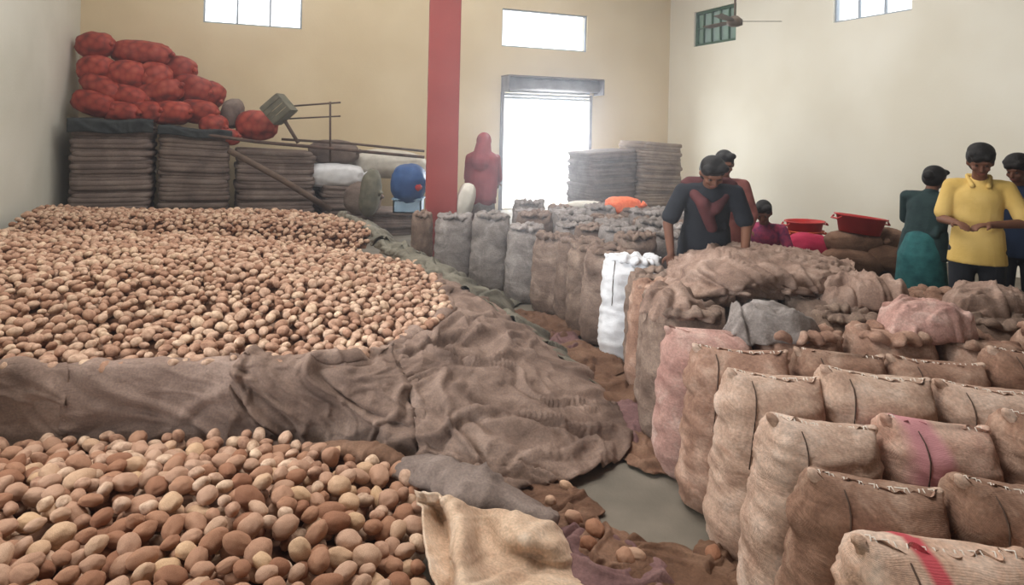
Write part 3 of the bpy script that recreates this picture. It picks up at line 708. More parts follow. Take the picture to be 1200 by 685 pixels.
# far block, filling
put_sack(-1.02, 7.55, .1, 0, M['jute_brown'], 6, 'open', False, 'narrow brown sack squeezed between the pillar and the heap cloth', None, (.55, .8, 1), 0)
k = 0; people_xy = [(1.52, 5.25), (1.62, 5.78), (-.38, 8.45), (2.9, 7.2)]
for r in range(10):
    y = 5.5 + r * .34; fx = [.84, .8, .70, .62, .4, .2, -.2, -.2, -.25, -.25][r] + .47; c = 0; x = fx + .02
    while x < 2.5 + (.1 if r > 4 else 0):
        if all(math.hypot(x - a, y - b) > .43 for a, b in people_xy):
            if not (x < -.3 and y > 7.4 and y < 8.3):
                put_sack(x, y, rs.uniform(-.15, .15), rs.uniform(-.03, .03), M[rs.choice(['jute_brown', 'jute_grey', 'jute_grey', 'jute_grey'])], 5 + rs.randrange(5), 'open', False,
                         'open far block sack, %s from its left end, %s row from the front' % (ORD[c], ORD[r]), 'sacks filling the far block', (.95, 1, rs.uniform(.94, 1.07)), 0)
        x += .45; c += 1
# draped empty jute over the sacks in front of the crouching people
def drape(u, v):
    rows = [[(776, 332, .72), (782, 320, .76), (795, 304, .80), (818, 294, .74)], [(806, 352, .72), (818, 334, .82), (832, 310, .93), (850, 292, .90), (860, 290, .72)], [(852, 358, .72), (864, 342, .82), (882, 316, .93), (895, 293, .90), (900, 291, .72)],
            [(905, 354, .72), (916, 340, .80), (930, 320, .88), (935, 299, .86), (940, 297, .7)], [(962, 348, .74), (970, 336, .80), (975, 322, .84), (972, 308, .80), (972, 306, .7)], [(1010, 340, .72), (1006, 330, .76), (1002, 322, .76), (1000, 312, .72)]]
    return spl([spl([G(*p) for p in r], v) for r in rows], u)
sheet('draped_sacking', drape, 130, 80, M['jute_drape'], .01, .040, 6.6, 2.4, label='heap of draped brown sacking on the sacks before the person in black', cat='cloth')
def top_rag(px, py, w_, l_, rz, mat, seed, hgt, label):
    n0 = G(px, py, .80); o = rag(px, py, w_, l_, rz, mat, seed, hgt * 1.3, label, dome=.10); o.location = (n0.x, n0.y, .69)
top_rag(1085, 372, .48, .34, .2, M['jute_pink'], 41.3, .10, 'dusty pink crumpled sack lying over the sack tops, left of the right edge')
top_rag(905, 372, .44, .26, .0, M['jute_grey'], 43.3, .07, 'grey lilac crumpled sack lying over the sack tops right of the pinkish sack')
top_rag(1010, 340, .5, .3, -.3, M['jute_drape'], 45.3, .09, 'crumpled sack on the tops right of the draped heap')
top_rag(1150, 350, .5, .3, .3, M['jute_drape'], 47.3, .09, 'crumpled sack on the tops in front of the yellow shirt')
top_rag(790, 350, .34, .26, .1, M['jute_drape'], 49.3, .07, 'crumpled scrap on the aisle end sacks left of the draped heap')

# ------------------------------------------------------------------ stacks of folded jute at the back
def jstack(x0px, x1px, ytop0, ytop1, dd, depth, name_label, layers, mat=None, zb=0.0, front_extra=0.0, group=None):
    """a pile of folded jute bags: thin uneven layers with rounded front edges"""
    def dfront(px):
        x, k = ray(px, 200); t = (x * BLc.y - BLc.x) / (ub.x - x * ub.y); return (BLc + ub * t).y - dd
    a = D(x0px, ytop0, dfront(x0px)); b = D(x1px, ytop1, dfront(x1px)); zt = (a.z + b.z) / 2
    W = math.hypot(b.x - a.x, b.y - a.y); ang = math.atan2(b.y - a.y, b.x - a.x)
    root = empty('folded_sack_stack', ((a.x + b.x) / 2, (a.y + b.y) / 2, 0), name_label, 'sack stack', group, ang)
    root_h = zt; lh = (zt - zb) / layers; rd = random.Random(x0px)
    layers = int(layers * 1.8); lh = (zt - zb) / layers
    allv = []; allf = []
    for L in range(layers):
        dx, dy, hw = rd.uniform(-.025, .025), rd.uniform(-.03, .03), W / 2 * rd.uniform(.97, 1.0)
        n = 20; kk = 8; base = len(allv); sd = rd.random() * 50
        for j in range(kk + 1):
            ph = -math.pi / 2 + math.pi * j / kk
            for i in range(n):
                th = 2 * math.pi * i / n; c, s = math.cos(th), math.sin(th); e = .28
                cx, sy = math.copysign(abs(c) ** e, c), math.copysign(abs(s) ** e, s)
                ins = (1 - math.cos(ph)) * lh * .4
                x = cx * (hw - ins) + dx; y = sy * (depth / 2 - ins) + dy + depth / 2
                z = zb + lh * (L + .5) + math.sin(ph) * lh * .68 + .012 * N(x * 2.2, y * 2.2, sd) + (a.z - b.z) * -(x / W) * (L / layers)
                allv.append(Vector((x, y + .012 * N(x * 4, z * 3, sd), z)))
        for j in range(kk):
            for i in range(n): allf.append((base + j * n + i, base + j * n + (i + 1) % n, base + (j + 1) * n + (i + 1) % n, base + (j + 1) * n + i))
        allf.append(tuple(base + i for i in range(n - 1, -1, -1))); allf.append(tuple(base + kk * n + i for i in range(n)))
    o = mk('folded_sacks', allv, allf, mat or M['stack'], root, kind='stuff')
    return root, a, b, W, ang, depth
st = []
st.append(jstack(79, 180, 143, 145, 1.35, 1.15, 'tall folded jute stack at the left wall under the red net bags', 15))
st.append(jstack(185, 272, 151, 158, 1.35, 1.15, 'folded jute stack under the right half of the red net bags', 14))
st.append(jstack(277, 372, 176, 180, 1.35, 1.15, 'folded jute stack with a slanting timber in front', 12))
st.append(jstack(378, 437, 218, 220, 1.35, 1.0, 'low folded jute stack right of the slanting timber', 8))
st.append(jstack(340, 425, 190, 193, .75, .6, 'folded jute stack at the back wall behind the white bag', 11))
st.append(jstack(436, 500, 248, 250, 2.6, .9, 'very low folded jute stack beneath the pale blue crate', 5))
jstack(692, 750, 180, 176, 2.8, .9, 'folded jute stack right beside the bright shutter opening', 14)
jstack(755, 803, 166, 170, 3.0, .9, 'tallest folded jute stack in the back right corner', 15, mat=jute('folded_jute_tan', (116, 98, 88), (146, 128, 114), (168, 150, 134), .1, 3.0))
# black tarpaulin strips over the stack edge
for q, (s_, y0, y1) in enumerate(((st[0], 0, 0), (st[1], 0, 0))):
    root, a, b, W, ang, dp = s_
    d1 = (b - a); 
    def fn(u, v, a=a, d1=d1, q=q):
        p = a + d1 * (u * 1.0); nrm = Vector((d1.y, -d1.x, 0)).normalized()
        z = .05 if v < .5 else .05 - (v - .5) * 2 * (.2 if q == 0 else .13)
        return p + nrm * (.05 if v > .5 else .05 - (.5 - v) * .9) + Vector((0, 0, z + .0 + .015 * math.sin(u * 9)))
    sheet('tarpaulin_strip', fn, 60, 16, M['tarp'], .006, .012, 3 + q * 4, 2.0, label='black tarpaulin strip on the front edge of the %s jute stack' % ('leftmost' if q == 0 else 'second'), cat='tarpaulin')
# poles and bars
def pole(name, pts, r, mat, label, cat_='pole'):
    mb_ = MB(); mb_.tube(pts, r, 10); return mb_.build(name, mat, None, True, label=label, cat=cat_)
pole('timber', [D(268, 176, 9.55), D(330, 210, 9.6), D(388, 246, 9.7)], .045, M['wood'], 'dark timber leaning slantwise against the jute stacks', 'timber')
pole('bamboo_pole', [D(84, 141, 9.9), D(200, 152, 10.2), D(300, 166, 10.5), D(400, 175, 10.9), D(497, 184, 11.4)], .028, M['rust'], 'long brown pole lying along the tops of the stacks', 'pole')
pole('bamboo_pole', [D(330, 163, 10.9), D(410, 168, 11.1), D(497, 177, 11.7)], .022, M['wood'], 'thinner upper pole running behind the white bags to the pillar', 'pole')
rk = empty('bar_stand', D(387, 190, 10.9), 'thin dark upright with two crossbars above the stacks', 'stand')
def rl(p): return p - rk.location
mb = MB(); mb.tube([rl(D(387, 190, 10.9)), rl(D(387, 119, 10.9))], .018, 8); mb.build('upright', M['rust'], rk, True)
mb = MB(); mb.tube([rl(D(345, 124, 10.9)), rl(D(399, 120, 10.9))], .015, 8); mb.build('crossbar', M['rust'], rk, True)
mb = MB(); mb.tube([rl(D(338, 139, 10.9)), rl(D(399, 136, 10.9))], .013, 8); mb.build('crossbar', M['rust'], rk, True)
# tilted weathered box with legs
bxo = empty('wooden_box', D(327, 128, 10.6), 'grey green weathered box tipped on its corner by the single red bag', 'box')
rm = Matrix.Rotation(math.radians(-42), 3, 'Y')
mb = MB()
for s_ in (-1, 1):
    mb.box(rm @ Vector((s_ * .17, 0, 0)), (.03, .34, .36), rm); mb.box(rm @ Vector((0, 0, s_ * .17)), (.32, .34, .03), rm)
mb.build('box_sides', M['board'], bxo)
for s_ in range(4):
    mb = MB(); mb.box(rm @ Vector((0, -.18, -.13 + s_ * .088)), (.36, .02, .078), rm); mb.build('board', M['board'], bxo)
mb = MB(); mb.tube([rm @ Vector((-.05, 0, -.2)), rm @ Vector((-.12, 0, -.62))], .03, 8); mb.build('handle_leg', M['wood'], bxo, True)

# lying bags (pillows)
def lying(name, px, py, wpx, hpx, rot, d, mat, label, cat_, seed, group=None, knot=True):
    s = F / d; c = D(px, py, d); W, H = wpx / s / 2, hpx / s / 2; bv, bf = ico(4); vs = []
    for p in bv:
        e = .8; x, y, z = [math.copysign(abs(q) ** e, q) for q in p]
        k = 1 + .07 * N(x * 2 + seed, y * 2, z * 2) + .045 * N(x * 6, y * 6 + seed, z * 6)
        vs.append((x * W * 1.08 * k, y * min(max(H, W * .62), W * 1.25) * k, z * H * 1.1 * k))
    o = mk(name, vs, [tuple(int(q) for q in f) for f in bf], mat, label=label, cat=cat_, group=group); o.location = c; o.rotation_euler = (0, rot, 0)
    if knot:
        mb_ = MB(); mb_.tube([(W * .95, -.05, 0), (W * 1.1, -.07, .02), (W * 1.22, -.08, .05)], .03, 8, rf=lambda t: .025 + .03 * abs(t - .4)); mb_.build('tied_neck', mat, o, True)
    return o
reds = [(112, 53, 39, 28, 0, .55, 'topmost red net bag against the left wall'), (166, 63, 66, 28, .08, .55, 'long red net bag lying along the very top of the pile'), (113, 81, 38, 30, 0, .45, 'red net bag directly below the topmost one at the wall'),
        (150, 88, 42, 32, .1, .35, 'red net bag under the left end of the long top bag'), (182, 92, 34, 36, .3, .35, 'red net bag below the right end of the long top bag'), (209, 82, 38, 30, .1, .5, 'red net bag at the right shoulder of the pile, second layer'),
        (122, 103, 50, 24, .45, .3, 'red net bag sloping down right, next to the wall'), (150, 113, 46, 24, .2, .22, 'red net bag in the middle of the third layer'), (186, 109, 54, 28, -.25, .25, 'large red net bag rising to the right, third layer'),
        (224, 105, 44, 32, .2, .35, 'red net bag at the right side of the third layer'), (247, 112, 28, 30, .6, .4, 'small red net bag at the right end of the pile'), (110, 121, 46, 26, .3, .15, 'lowest red net bag beside the wall'),
        (142, 131, 42, 22, .1, .08, 'red net bag on the left stack edge, second from the wall'), (171, 131, 36, 24, 0, .08, 'red net bag over the gap of the two left stacks'), (200, 132, 46, 26, 0, .08, 'red net bag on the edge of the second stack'),
        (233, 131, 42, 26, .1, .12, 'red net bag with pale glints at the lower right of the pile'), (250, 146, 30, 24, .3, .0, 'dark red net bag drooping at the right foot of the pile'), (301, 147, 44, 32, 0, .1, 'single red net bag lying apart right of the pile'), (264, 160, 32, 18, .1, -.1, 'flat dark red net bag below the gap before the single bag')]
def dwall(px):
    x, k = ray(px, 200); t = (x * BLc.y - BLc.x) / (ub.x - x * ub.y); return (BLc + ub * t).y
for i, (px, py, w_, h_, rt, back, lb) in enumerate(reds):
    lying('net_bag', px, py, w_, h_, rt, dwall(px) - 1.05 + back, M['rednet'], lb, 'bag', i * 3.3, 'red net bags piled on the stacks')
# hidden support for the pile: second layer behind
lying('jute_bag', 272, 133, 22, 32, .2, dwall(272) - .8, M['stack'], 'dark jute bag wedged at the right end of the red pile', 'bag', 71)
lying('plastic_bag', 388, 205, 72, 26, .0, dwall(388) - 1.0, M['white_bag'], 'white plastic bag lying flat on the low jute stack', 'bag', 73)
lying('plastic_bag', 455, 192, 86, 30, .05, dwall(455) - .8, M['cream_bag'], 'cream plastic bag right of the white one, before the pillar', 'bag', 75)
lying('jute_bag', 391, 178, 54, 26, .03, dwall(391) - .9, M['stack'], 'brown folded jute bundle on top of the white bag', 'bag', 77)
lying('jute_bag', 434, 226, 22, 50, 0.1, 9.9, M['board'], 'dark upright bag left of the blue sack', 'bag', 78)
lying('jute_bag', 425, 232, 40, 34, 0, 10.4, M['stack'], 'brown bag behind the dark upright bag', 'bag', 79)
bs = D(479, 240, 9.3)
cr = empty('plastic_crate', (bs.x, bs.y, bs.z - .1), 'pale blue plastic crate standing left of the pillar', 'crate')
mb = MB()
for s_ in (-1, 1): mb.box((s_ * .19, 0, .1), (.02, .3, .2)); mb.box((0, s_ * .14, .1), (.4, .02, .2))
mb.box((0, 0, .01), (.4, .3, .02)); mb.build('crate_body', M['paleblue'], cr)
mb = MB()
for s_ in (-1, 1): mb.box((s_ * .2, 0, .2), (.03, .34, .025)); mb.box((0, s_ * .16, .2), (.43, .03, .025))
mb.build('crate_rim', M['paleblue'], cr)
o = lying('blue_sack', 479, 215, 38, 42, 0, 9.3, M['blue'], 'rounded blue plastic sack sitting on the pale blue crate', 'sack', 91)
mb = MB(); mb.tube([(.11, -.14, -.12), (.14, -.16, -.02), (.15, -.14, .06)], .04, 8, rf=lambda t: .08 - .06 * abs(t - .5)); mb.build('red_patch', M['redplastic'], o, True)

# ------------------------------------------------------------------ tubs, crates and bundles on the right
def tub(px, py, wpx, hpx, d, rot, mat, label, name='plastic_tub'):
    s = F / d; c = D(px, py, d); Wd, H = wpx / s, hpx / s
    root = empty(name, c, label, 'tub'); root.rotation_euler = (0, rot, .2)
    prof = [(.0, -.5, 0), (.40, -.5, 0), (.48, .4, 0), (.53, .42, 1), (.53, .5, 1), (.49, .5, 1), (.46, .42, 0), (.38, -.42, 0), (0, -.42, 0)]; n = 32; vs = []; fs = []
    for (r_, z_, _) in prof:
        for i in range(n): vs.append((math.cos(2 * math.pi * i / n) * r_ * Wd, math.sin(2 * math.pi * i / n) * r_ * Wd * .75, z_ * H))
    for j in range(len(prof) - 1):
        for i in range(n): fs.append((j * n + i, j * n + (i + 1) % n, (j + 1) * n + (i + 1) % n, (j + 1) * n + i))
    mk('tub_body', vs, fs, mat, root)
    for sx in (-1, 1):
        mb_ = MB(); mb_.tube([(sx * Wd * .52, -.06, H * .35), (sx * Wd * .58, -.05, H * .2), (sx * Wd * .58, .05, H * .2), (sx * Wd * .52, .06, H * .35)], .01, 6); mb_.build('tub_handle', mat, root, True)
    return root
tub(943, 266, 46, 15, 7.3, 0, M['redplastic'], 'bright red tub behind the sitting woman')
tub(943, 277, 44, 15, 7.3, 0, M['orange'], 'orange tub directly under the bright red one')
tub(1008, 263, 60, 20, 6.7, .12, M['redplastic'], 'red tub tilted on top of the brown bag heap')
lying('cloth_bundle', 948, 294, 56, 38, .1, 6.9, M['magenta'], 'magenta cloth bundle right of the sitting woman', 'bundle', 95)
for i, (px, py, w_, h_, d, lb) in enumerate([(1000, 284, 60, 26, 6.7, 'brown jute bag directly beneath the tilted red tub'), (1035, 280, 50, 26, 6.9, 'brown jute bag right of the tilted red tub'), (1000, 306, 64, 26, 6.6, 'brown jute bag at the left bottom of the bag heap'), (1044, 304, 60, 28, 6.6, 'brown jute bag at the right bottom, by the green skirt')]):
    lying('jute_bag', px, py, w_, h_, .05 * i, d, M['jute_sheet_brown'], lb, 'bag', 200 + i * 3)
for i, (px, d, zt) in enumerate([(1000, 6.75, .48), (1042, 6.75, .48), (946, 7.1, .5)]):
    c = D(px, 300, d); mb = MB(); h_ = .44 if i < 2 else .62
    root = empty('wooden_crate', (c.x, c.y, 0), ['wooden crate carrying the left of the brown bag heap', 'wooden crate carrying the right of the brown bag heap', 'wooden crate carrying the magenta bundle and the tubs'][i], 'crate')
    for z in range(4):
        for sy in (-1, 1):
            mb = MB(); mb.box((0, sy * .25, .05 + z * h_ / 4), (.44, .015, h_ / 4 - .02)); mb.build('slat', M['wood'], root)
    for sx in (-1, 1):
        mb = MB(); mb.box((sx * .22, 0, h_ / 2), (.015, .5, h_)); mb.build('crate_end', M['wood'], root)
# orange net on the far sacks and pale cloth
lying('orange_net_bag', 730, 241, 40, 20, 0, 8.3, M['orange'], 'small orange net bag on the far sacks right of the shutter opening', 'bag', 301)
lying('white_cloth', 686, 240, 40, 9, 0, 8.6, M['cream_bag'], 'pale cloth scrap on the far sacks left of the orange bag', 'cloth', 303, knot=False)
lying('white_bundle', 545, 236, 20, 40, .25, 8.0, M['cream_bag'], 'pale cloth bundle between the pillar and the woman in red', 'bundle', 305, knot=False)

# ------------------------------------------------------------------ people
def blob(name, prims, voxel, mat, parent, smooth_it=6, **kw):
    bm = bmesh.new()
    for p in prims:
        if p[0] == 'f':
            _, a, b, ra, rb, fl = p; n = 24; a, b = Vector(a), Vector(b)
            rings = [[bm.verts.new(c + Vector((math.cos(2 * math.pi * i / n) * r, math.sin(2 * math.pi * i / n) * r * fl, 0))) for i in range(n)] for c, r in ((a, ra), (b, rb))]
            for i in range(n): bm.faces.new((rings[0][i], rings[0][(i + 1) % n], rings[1][(i + 1) % n], rings[1][i]))
            bm.faces.new(rings[0][::-1]); bm.faces.new(rings[1])
        elif p[0] == 'e':
            _, c, r3, rot = p; m = Matrix.Translation(c) @ (rot.to_4x4() if rot else Matrix.Identity(4)) @ Matrix.Diagonal((*r3, 1))
            bmesh.ops.create_icosphere(bm, subdivisions=3, radius=1, matrix=m)
        else:
            _, a, b, ra, rb = p[:5]; fl = p[5] if len(p) > 5 else 1.0
            a, b = Vector(a), Vector(b); d = b - a; L = d.length or 1e-4
            zx = d.normalized() if d.length > 1e-6 else Vector((0, 0, 1)); yx = Vector((0, 1, 0)) - zx * zx.y; yx = yx.normalized() if yx.length > .3 else zx.orthogonal().normalized(); q = Matrix((yx.cross(zx), yx, zx)).transposed().to_4x4(); n = 16; rings = []
            prof = [(-ra * .97, .2 * ra), (-ra * .8, .6 * ra), (-ra * .4, .92 * ra), (0, ra), (L * .5, (ra + rb) / 2), (L, rb), (L + rb * .4, .92 * rb), (L + rb * .8, .6 * rb), (L + rb * .97, .2 * rb)]
            M4 = Matrix.Translation(a) @ q
            for z, r in prof: rings.append([bm.verts.new(M4 @ Vector((math.cos(2 * math.pi * i / n) * r, math.sin(2 * math.pi * i / n) * r * fl, z))) for i in range(n)])
            for j in range(len(rings) - 1):
                for i in range(n): bm.faces.new((rings[j][i], rings[j][(i + 1) % n], rings[j + 1][(i + 1) % n], rings[j + 1][i]))
            bm.faces.new(rings[0][::-1]); bm.faces.new(rings[-1])
    me = bpy.data.meshes.new(name); bm.to_mesh(me); bm.free(); me.materials.append(mat)
    o = ob(name, me, parent)
    m = o.modifiers.new('union', 'REMESH'); m.mode = 'VOXEL'; m.voxel_size = voxel; m.use_smooth_shade = True
    if smooth_it: s = o.modifiers.new('soften', 'SMOOTH'); s.factor = .5; s.iterations = smooth_it
    return o
def V(*a): return Vector(a)
def hand(prims, wr, el, curl, side, k=1.0):
    """palm, four unequal bent fingers and a thumb; side=+1 thumb towards +x"""
    f = (wr - el).normalized(); up = V(0, 0, 1)
    a = f.cross(up); a = a.normalized() if a.length > .2 else V(side, 0, 0); n = a.cross(f).normalized(); 
    pc = wr + f * .05 * k
    rot = Matrix((a, f, n)).transposed()
    prims.append(('e', pc, (.040 * k, .052 * k, .017 * k), rot))
    for i, (off, ln) in enumerate(((-.030, .062), (-.010, .072), (.010, .067), (.029, .052))):
        b = wr + f * .09 * k + a * off * k; j1 = b + (f * math.cos(curl * .6) - n * math.sin(curl * .6)) * ln * .5 * k
        j2 = j1 + (f * math.cos(curl * 1.5) - n * math.sin(curl * 1.5)) * ln * .5 * k
        prims.append(('c', b - f * .02, j1, .0095 * k, .0088 * k)); prims.append(('c', j1, j2, .0088 * k, .0075 * k))
    tb = wr + f * .03 * k + a * side * .03 * k; t1 = tb + (f * .55 + a * side * .7 - n * .2).normalized() * .035 * k; t2 = t1 + (f * .9 + a * side * .15 - n * .4).normalized() * .03 * k
    prims.append(('c', tb, t1, .013 * k, .011 * k)); prims.append(('c', t1, t2, .011 * k, .009 * k))
def person(loc, rz, h, lean, head_pitch, head_yaw, elb, wri, top_mat, bot, label, sleeve='short', hairstyle='short', scarf=None, seated=None, twist=0, collar=False, lean_side=0.0, curl=.6):
    """faces local -Y. elb/wri: (left,right) joints relative to the shoulder, in lean-free torso space (left = local -X)"""
    k = h / 1.65
    root = empty('person', loc, label, 'person', None, rz); root.scale = (k, k, k)
    pel = V(0, 0, .90)
    if seated is not None: pel = V(0, 0, seated)
    Rl = Matrix.Rotation(lean, 3, 'X') @ Matrix.Rotation(lean_side, 3, 'Y')          # lean>0 bends towards -Y
    U = lambda x, y, z: pel + Rl @ V(x, y, z)
    waist, chest, neckb = U(0, 0, .14), U(0, .0, .36), U(0, .01, .50)
    sh = [U(-.175, .01, .46), U(.175, .01, .46)]
    el = [sh[i] + V(*elb[i]) for i in (0, 1)]; wr = [el[i] + V(*wri[i]) for i in (0, 1)]
    Rh = Rl @ Matrix.Rotation(head_yaw, 3, 'Z') @ Matrix.Rotation(head_pitch - lean * .0, 3, 'X')
    hb = U(0, -.01, .54); Hd = lambda x, y, z: hb + Rh @ V(x, y, z)
    P = []
    P += [('c', pel, waist, .12, .11, .72), ('e', chest, (.145, .092, .15), Rl), ('c', waist, chest, .115, .14, .72), ('c', sh[0] * .86 + sh[1] * .14, sh[1] * .86 + sh[0] * .14, .048, .048), ('c', neckb, Hd(0, .005, .06), .052, .047)]
    P += [('e', Hd(0, .012, .135), (.075, .092, .098), Rh), ('e', Hd(0, -.028, .072), (.052, .056, .052), Rh), ('e', Hd(0, -.066, .046), (.024, .022, .018), Rh), ('c', Hd(0, -.082, .125), Hd(0, -.103, .092), .009, .014),
          ('e', Hd(.077, .012, .11), (.012, .02, .03), Rh), ('e', Hd(-.077, .012, .11), (.012, .02, .03), Rh), ('e', Hd(.038, -.062, .092), (.022, .018, .02), Rh), ('e', Hd(-.038, -.062, .092), (.022, .018, .02), Rh), ('c', Hd(-.035, -.075, .145), Hd(.035, -.075, .145), .012, .012)]
    for i in (0, 1):
        P += [('c', sh[i], el[i], .044, .036), ('c', el[i], wr[i], .037, .026)]; hand(P, wr[i], el[i], curl, 1 if i == 0 else -1)
    hip = [pel + V(-.09, 0, -.02), pel + V(.09, 0, -.02)]
    if seated is None: kn = [V(-.10, -.02, .48), V(.10, -.02, .48)]; an = [V(-.10, .02, .08), V(.10, .02, .08)]
    else: kn = [pel + V(-.20, -.30, .18), pel + V(.20, -.30, .18)]; an = [V(-.14, -.28, .07), V(.14, -.28, .07)]
    for i in (0, 1):
        P += [('c', hip[i], kn[i], .082, .055), ('c', kn[i], an[i], .052, .034), ('c', an[i] + V(0, .02, -.035), an[i] + V(0, -.13, -.05), .033, .025)]
    body_o = blob('body', P, .0085, M['skin'], root, 3)
    for s in (-1, 1):
        blob('eye', [('e', Hd(s * .03, -.074, .122), (.013, .010, .008), Rh)], .004, M['eye'], body_o, 0)
    blob('mouth', [('c', Hd(-.02, -.083, .058), Hd(.02, -.083, .058), .0055, .0055)], .004, M['lips'], body_o, 0)
    # hair
    Hh = [('e', Hd(0, .022, .158), (.086, .098, .088), Rh), ('e', Hd(0, .04, .12), (.083, .082, .10), Rh), ('e', Hd(.045, -.035, .205), (.045, .045, .03), Rh), ('e', Hd(-.04, -.04, .203), (.045, .045, .03), Rh), ('e', Hd(0, -.055, .195), (.05, .03, .025), Rh)]
    if hairstyle == 'bushy': Hh += [('e', Hd(0, .015, .200), (.090, .100, .066), Rh), ('e', Hd(-.03, -.07, .175), (.035, .03, .03), Rh), ('e', Hd(.035, -.07, .185), (.035, .03, .03), Rh), ('e', Hd(-.06, .02, .16), (.034, .06, .06), Rh), ('e', Hd(.06, .02, .16), (.034, .06, .06), Rh), ('e', Hd(0, -.07, .188), (.06, .025, .024), Rh)]
    if hairstyle == 'bun': Hh += [('e', Hd(0, .13, .11), (.045, .04, .045), Rh)]
    if hairstyle == 'long': Hh += [('c', Hd(0, .08, .1), Hd(0, .11, -.16), .06, .04)]
    blob('hair', Hh, .009, M['hair'], root, 2)
    # upper garment
    g = .018; T = [('f', pel + V(0, 0, -.12 if seated is None else -.02), waist, .195, .168, .72), ('c', waist - (waist - pel) * .1, waist, .150, .150, .74), ('c', waist, chest, .158, .160, .74), ('e', chest, (.170, .118, .165), Rl), ('c', sh[0] * .9 + sh[1] * .1, sh[1] * .9 + sh[0] * .1, .062, .062), ('c', U(0, .0, .44), neckb, .10, .064, .9)]
    for i in (0, 1):
        if sleeve == 'short':
            m_ = sh[i].lerp(el[i], .80); T += [('c', sh[i], m_, .058, .064)]
        else: T += [('c', sh[i], el[i], .058, .052), ('c', el[i], wr[i].lerp(el[i], .12), .052, .040)]
    for q in range(8):
        a = q * .8 + h * 10; T.append(('c', U(math.sin(a) * .13, -math.cos(a * 1.3) * .09, .0 + q * .05), U(math.sin(a + .9) * .13, -math.cos(a * 1.3 + .8) * .09, .08 + q * .045), .028, .02))
    sh_o = blob('shirt', T, .010, top_mat, root, 5)
    if collar:
        blob('collar', [('c', U(-.075, .03, .535), U(-.05, -.085, .475), .014, .02), ('c', U(.075, .03, .535), U(.05, -.085, .475), .014, .02), ('c', U(-.07, .045, .54), U(.07, .045, .54), .016, .016)], .007, top_mat, sh_o, 2)
    kind, bm_ = bot
    if kind == 'trousers':
        B = [('c', pel + V(0, 0, .04), pel + V(0, 0, -.04), .14, .14, .78)]
        for i in (0, 1): B += [('c', hip[i], kn[i], .098, .075), ('c', kn[i], an[i] + V(0, 0, .02), .074, .062)]
        blob('trousers', B, .012, bm_, root, 3)
    else:
        if seated is None:
            B = [('c', pel + V(0, 0, .04), pel + V(0, .02, -.10), .145, .175, .85), ('f', V(0, .0, .06), pel + V(0, .02, -.10), .23, .175, .85)]
            for q in range(9):
                a = q / 9 * 6.28; B.append(('c', pel + V(math.cos(a) * .11, math.sin(a) * .09, 0), V(math.cos(a) * .21, math.sin(a) * .18, .10), .025, .035))
        else:
            B = [('c', pel, pel + V(0, -.25, .06), .17, .2, .9)]
            for i in (0, 1): B += [('c', hip[i], kn[i], .12, .10), ('c', kn[i], an[i] + V(0, 0, .03), .10, .12)]
        blob('skirt', B, .013, bm_, root, 4)
    if scarf:
        sm_, full = scarf
        Sc = [('c', U(-.16, .05, .50), U(-.05, -.11, .42), .035, .045), ('c', U(.16, .05, .50), U(.03, -.12, .38), .035, .045), ('c', U(-.05, -.11, .42), U(.02, -.14, .22), .05, .04), ('c', U(-.13, .07, .5), U(.13, .07, .5), .045, .045)]
        if full: Sc = [('e', Hd(0, .035, .14), (.1, .10, .118), Rh), ('c', Hd(0, .06, .08), U(0, .10, .40), .10, .14), ('c', U(-.13, .05, .42), U(.13, .05, .42), .085, .085), ('c', U(-.08, .06, .40), U(-.06, .08, -.02), .15, .15, .75), ('c', U(.08, .06, .40), U(.06, .08, -.02), .15, .15, .75)]
        blob('scarf', Sc, .010, sm_, root, 5)
    return root
def at(px, d): x, _ = ray(px, 250); return (x * d, d, 0)
# yellow shirt
person(at(1146, 5.1), -.52, 1.70, .05, .34, .0, [(-.06, -.02, -.26), (.11, -.04, -.25)], [(.08, -.22, .0), (-.24, -.19, -.01)], M['yellow'], ('trousers', M['darkpants']),
       'young man in a yellow collared shirt, looking down at his joined hands', 'short', 'bushy', collar=True)
# woman in teal, turned to the right with her back half to us
pg = person(at(1082, 5.7), 2.2, 1.52, .28, .1, .0, [(-.05, -.1, -.24), (.05, -.1, -.24)], [(.03, -.22, -.02), (-.03, -.22, -.02)], M['darkgreen'], ('skirt', M['teal']),
       'woman in dark top and teal skirt with her back turned, left of the yellow shirt', 'long', 'bun'); pg.scale = (pg.scale.x * 1.15, pg.scale.y * 1.2, pg.scale.z)
person(at(1195, 5.6), -.8, 1.62, .12, .25, -.3, [(-.1, -.06, -.25), (.1, -.06, -.25)], [(.08, -.22, .02), (-.12, -.2, .02)], M['navy'], ('trousers', M['darkpants']),
       'person in a navy top cut off by the right edge of the photo', 'long', 'bushy')
pb = person(at(826, 5.25), -.15, 1.66, .46, .3, .1, [(-.10, -.02, -.26), (.07, -.05, -.26)], [(.02, -.06, -.22), (-.03, -.12, -.2)], M['black'], ('trousers', M['darkpants']),
       'person in black bending forward over the sacks with a reddish scarf', 'short', 'long', scarf=(M['darkmaroon'], False)); pb.scale.x *= 1.12
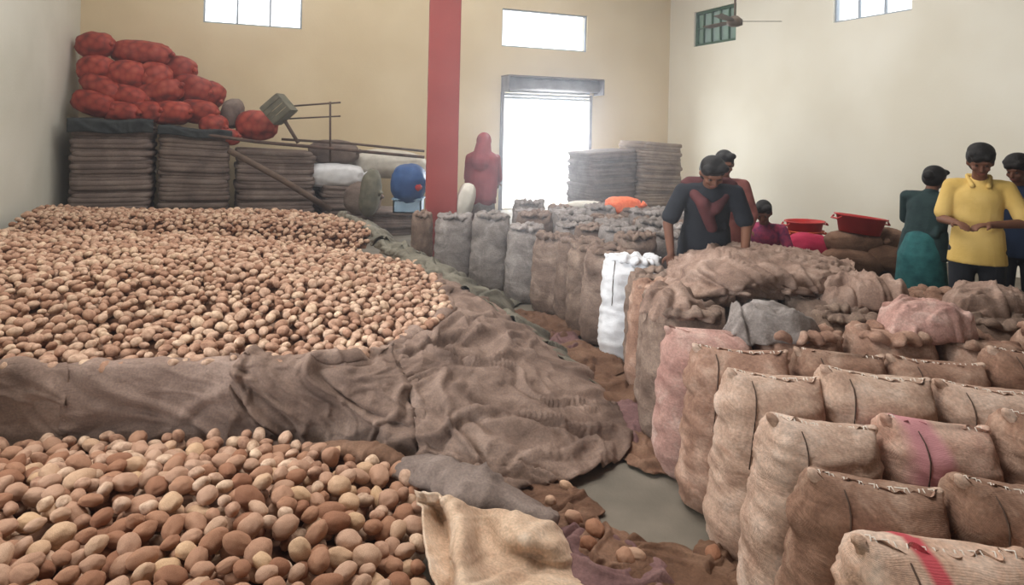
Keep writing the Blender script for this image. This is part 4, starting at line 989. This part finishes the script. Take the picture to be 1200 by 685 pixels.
person(at(847, 5.8), -.3, 1.60, .10, .2, .2, [(-.08, -.02, -.26), (.08, -.02, -.26)], [(.05, -.2, -.1), (-.05, -.2, -.1)], M['rose'], ('skirt', M['darkmaroon']),
       'person in dusty rose standing right behind the one in black', 'long', 'short')
person(at(897, 6.25)[:2] + (.24,), -.5, 1.5, .18, .35, .0, [(-.09, -.08, -.22), (.09, -.08, -.22)], [(.06, -.2, -.04), (-.08, -.19, -.03)], M['purple'], ('skirt', M['olive']),
       'woman in purple and magenta print sitting before the white wall', 'long', 'bun', seated=.24)
st_ = at(897, 6.25); mb = MB(); mb.box((0, 0, .375), (.42, .36, .03)); root = empty('low_stool', (st_[0] + .05, st_[1] + .08, 0), 'low wooden stool under the sitting woman', 'stool'); mb.build('seat', M['wood'], root)
for a in (-1, 1):
    for b in (-1, 1): mb = MB(); mb.box((a * .18, b * .15, .18), (.035, .035, .36)); mb.build('leg', M['wood'], root)
person(at(564, 8.45), 3.0, 1.66, .10, .2, .1, [(-.03, -.03, -.26), (.03, -.03, -.26)], [(.05, -.2, -.08), (-.05, -.2, -.08)], M['maroon'], ('skirt', M['jute_grey']),
       'woman in a red top with her head covered, between pillar and bright doorway', 'long', 'long', scarf=(M['maroon'], True))

# ------------------------------------------------------------------ haze volume added for the doorway glow and the veiled distance
vm = bpy.data.materials.new('glow_haze'); vm.use_nodes = True; nt = vm.node_tree; nt.nodes.clear()
o_ = nt.nodes.new('ShaderNodeOutputMaterial'); v_ = nt.nodes.new('ShaderNodeVolumeScatter'); v_.inputs['Density'].default_value = 0.012; v_.inputs['Anisotropy'].default_value = 0.8
v_.inputs['Color'].default_value = (.94, .95, 1, 1)
nt.links.new(v_.outputs[0], o_.inputs['Volume'])
mb = MB(); mb.box((BLc + BRc) / 2 + ur * Lside / 2 + Vector((0, 0, 3.2)), (Lb + .8, Lside + .8, 7.2), rotz); mb.build('glow_haze', vm, label='faint haze filling the whole hall, added for the doorway glow', cat='haze', kind='stuff')
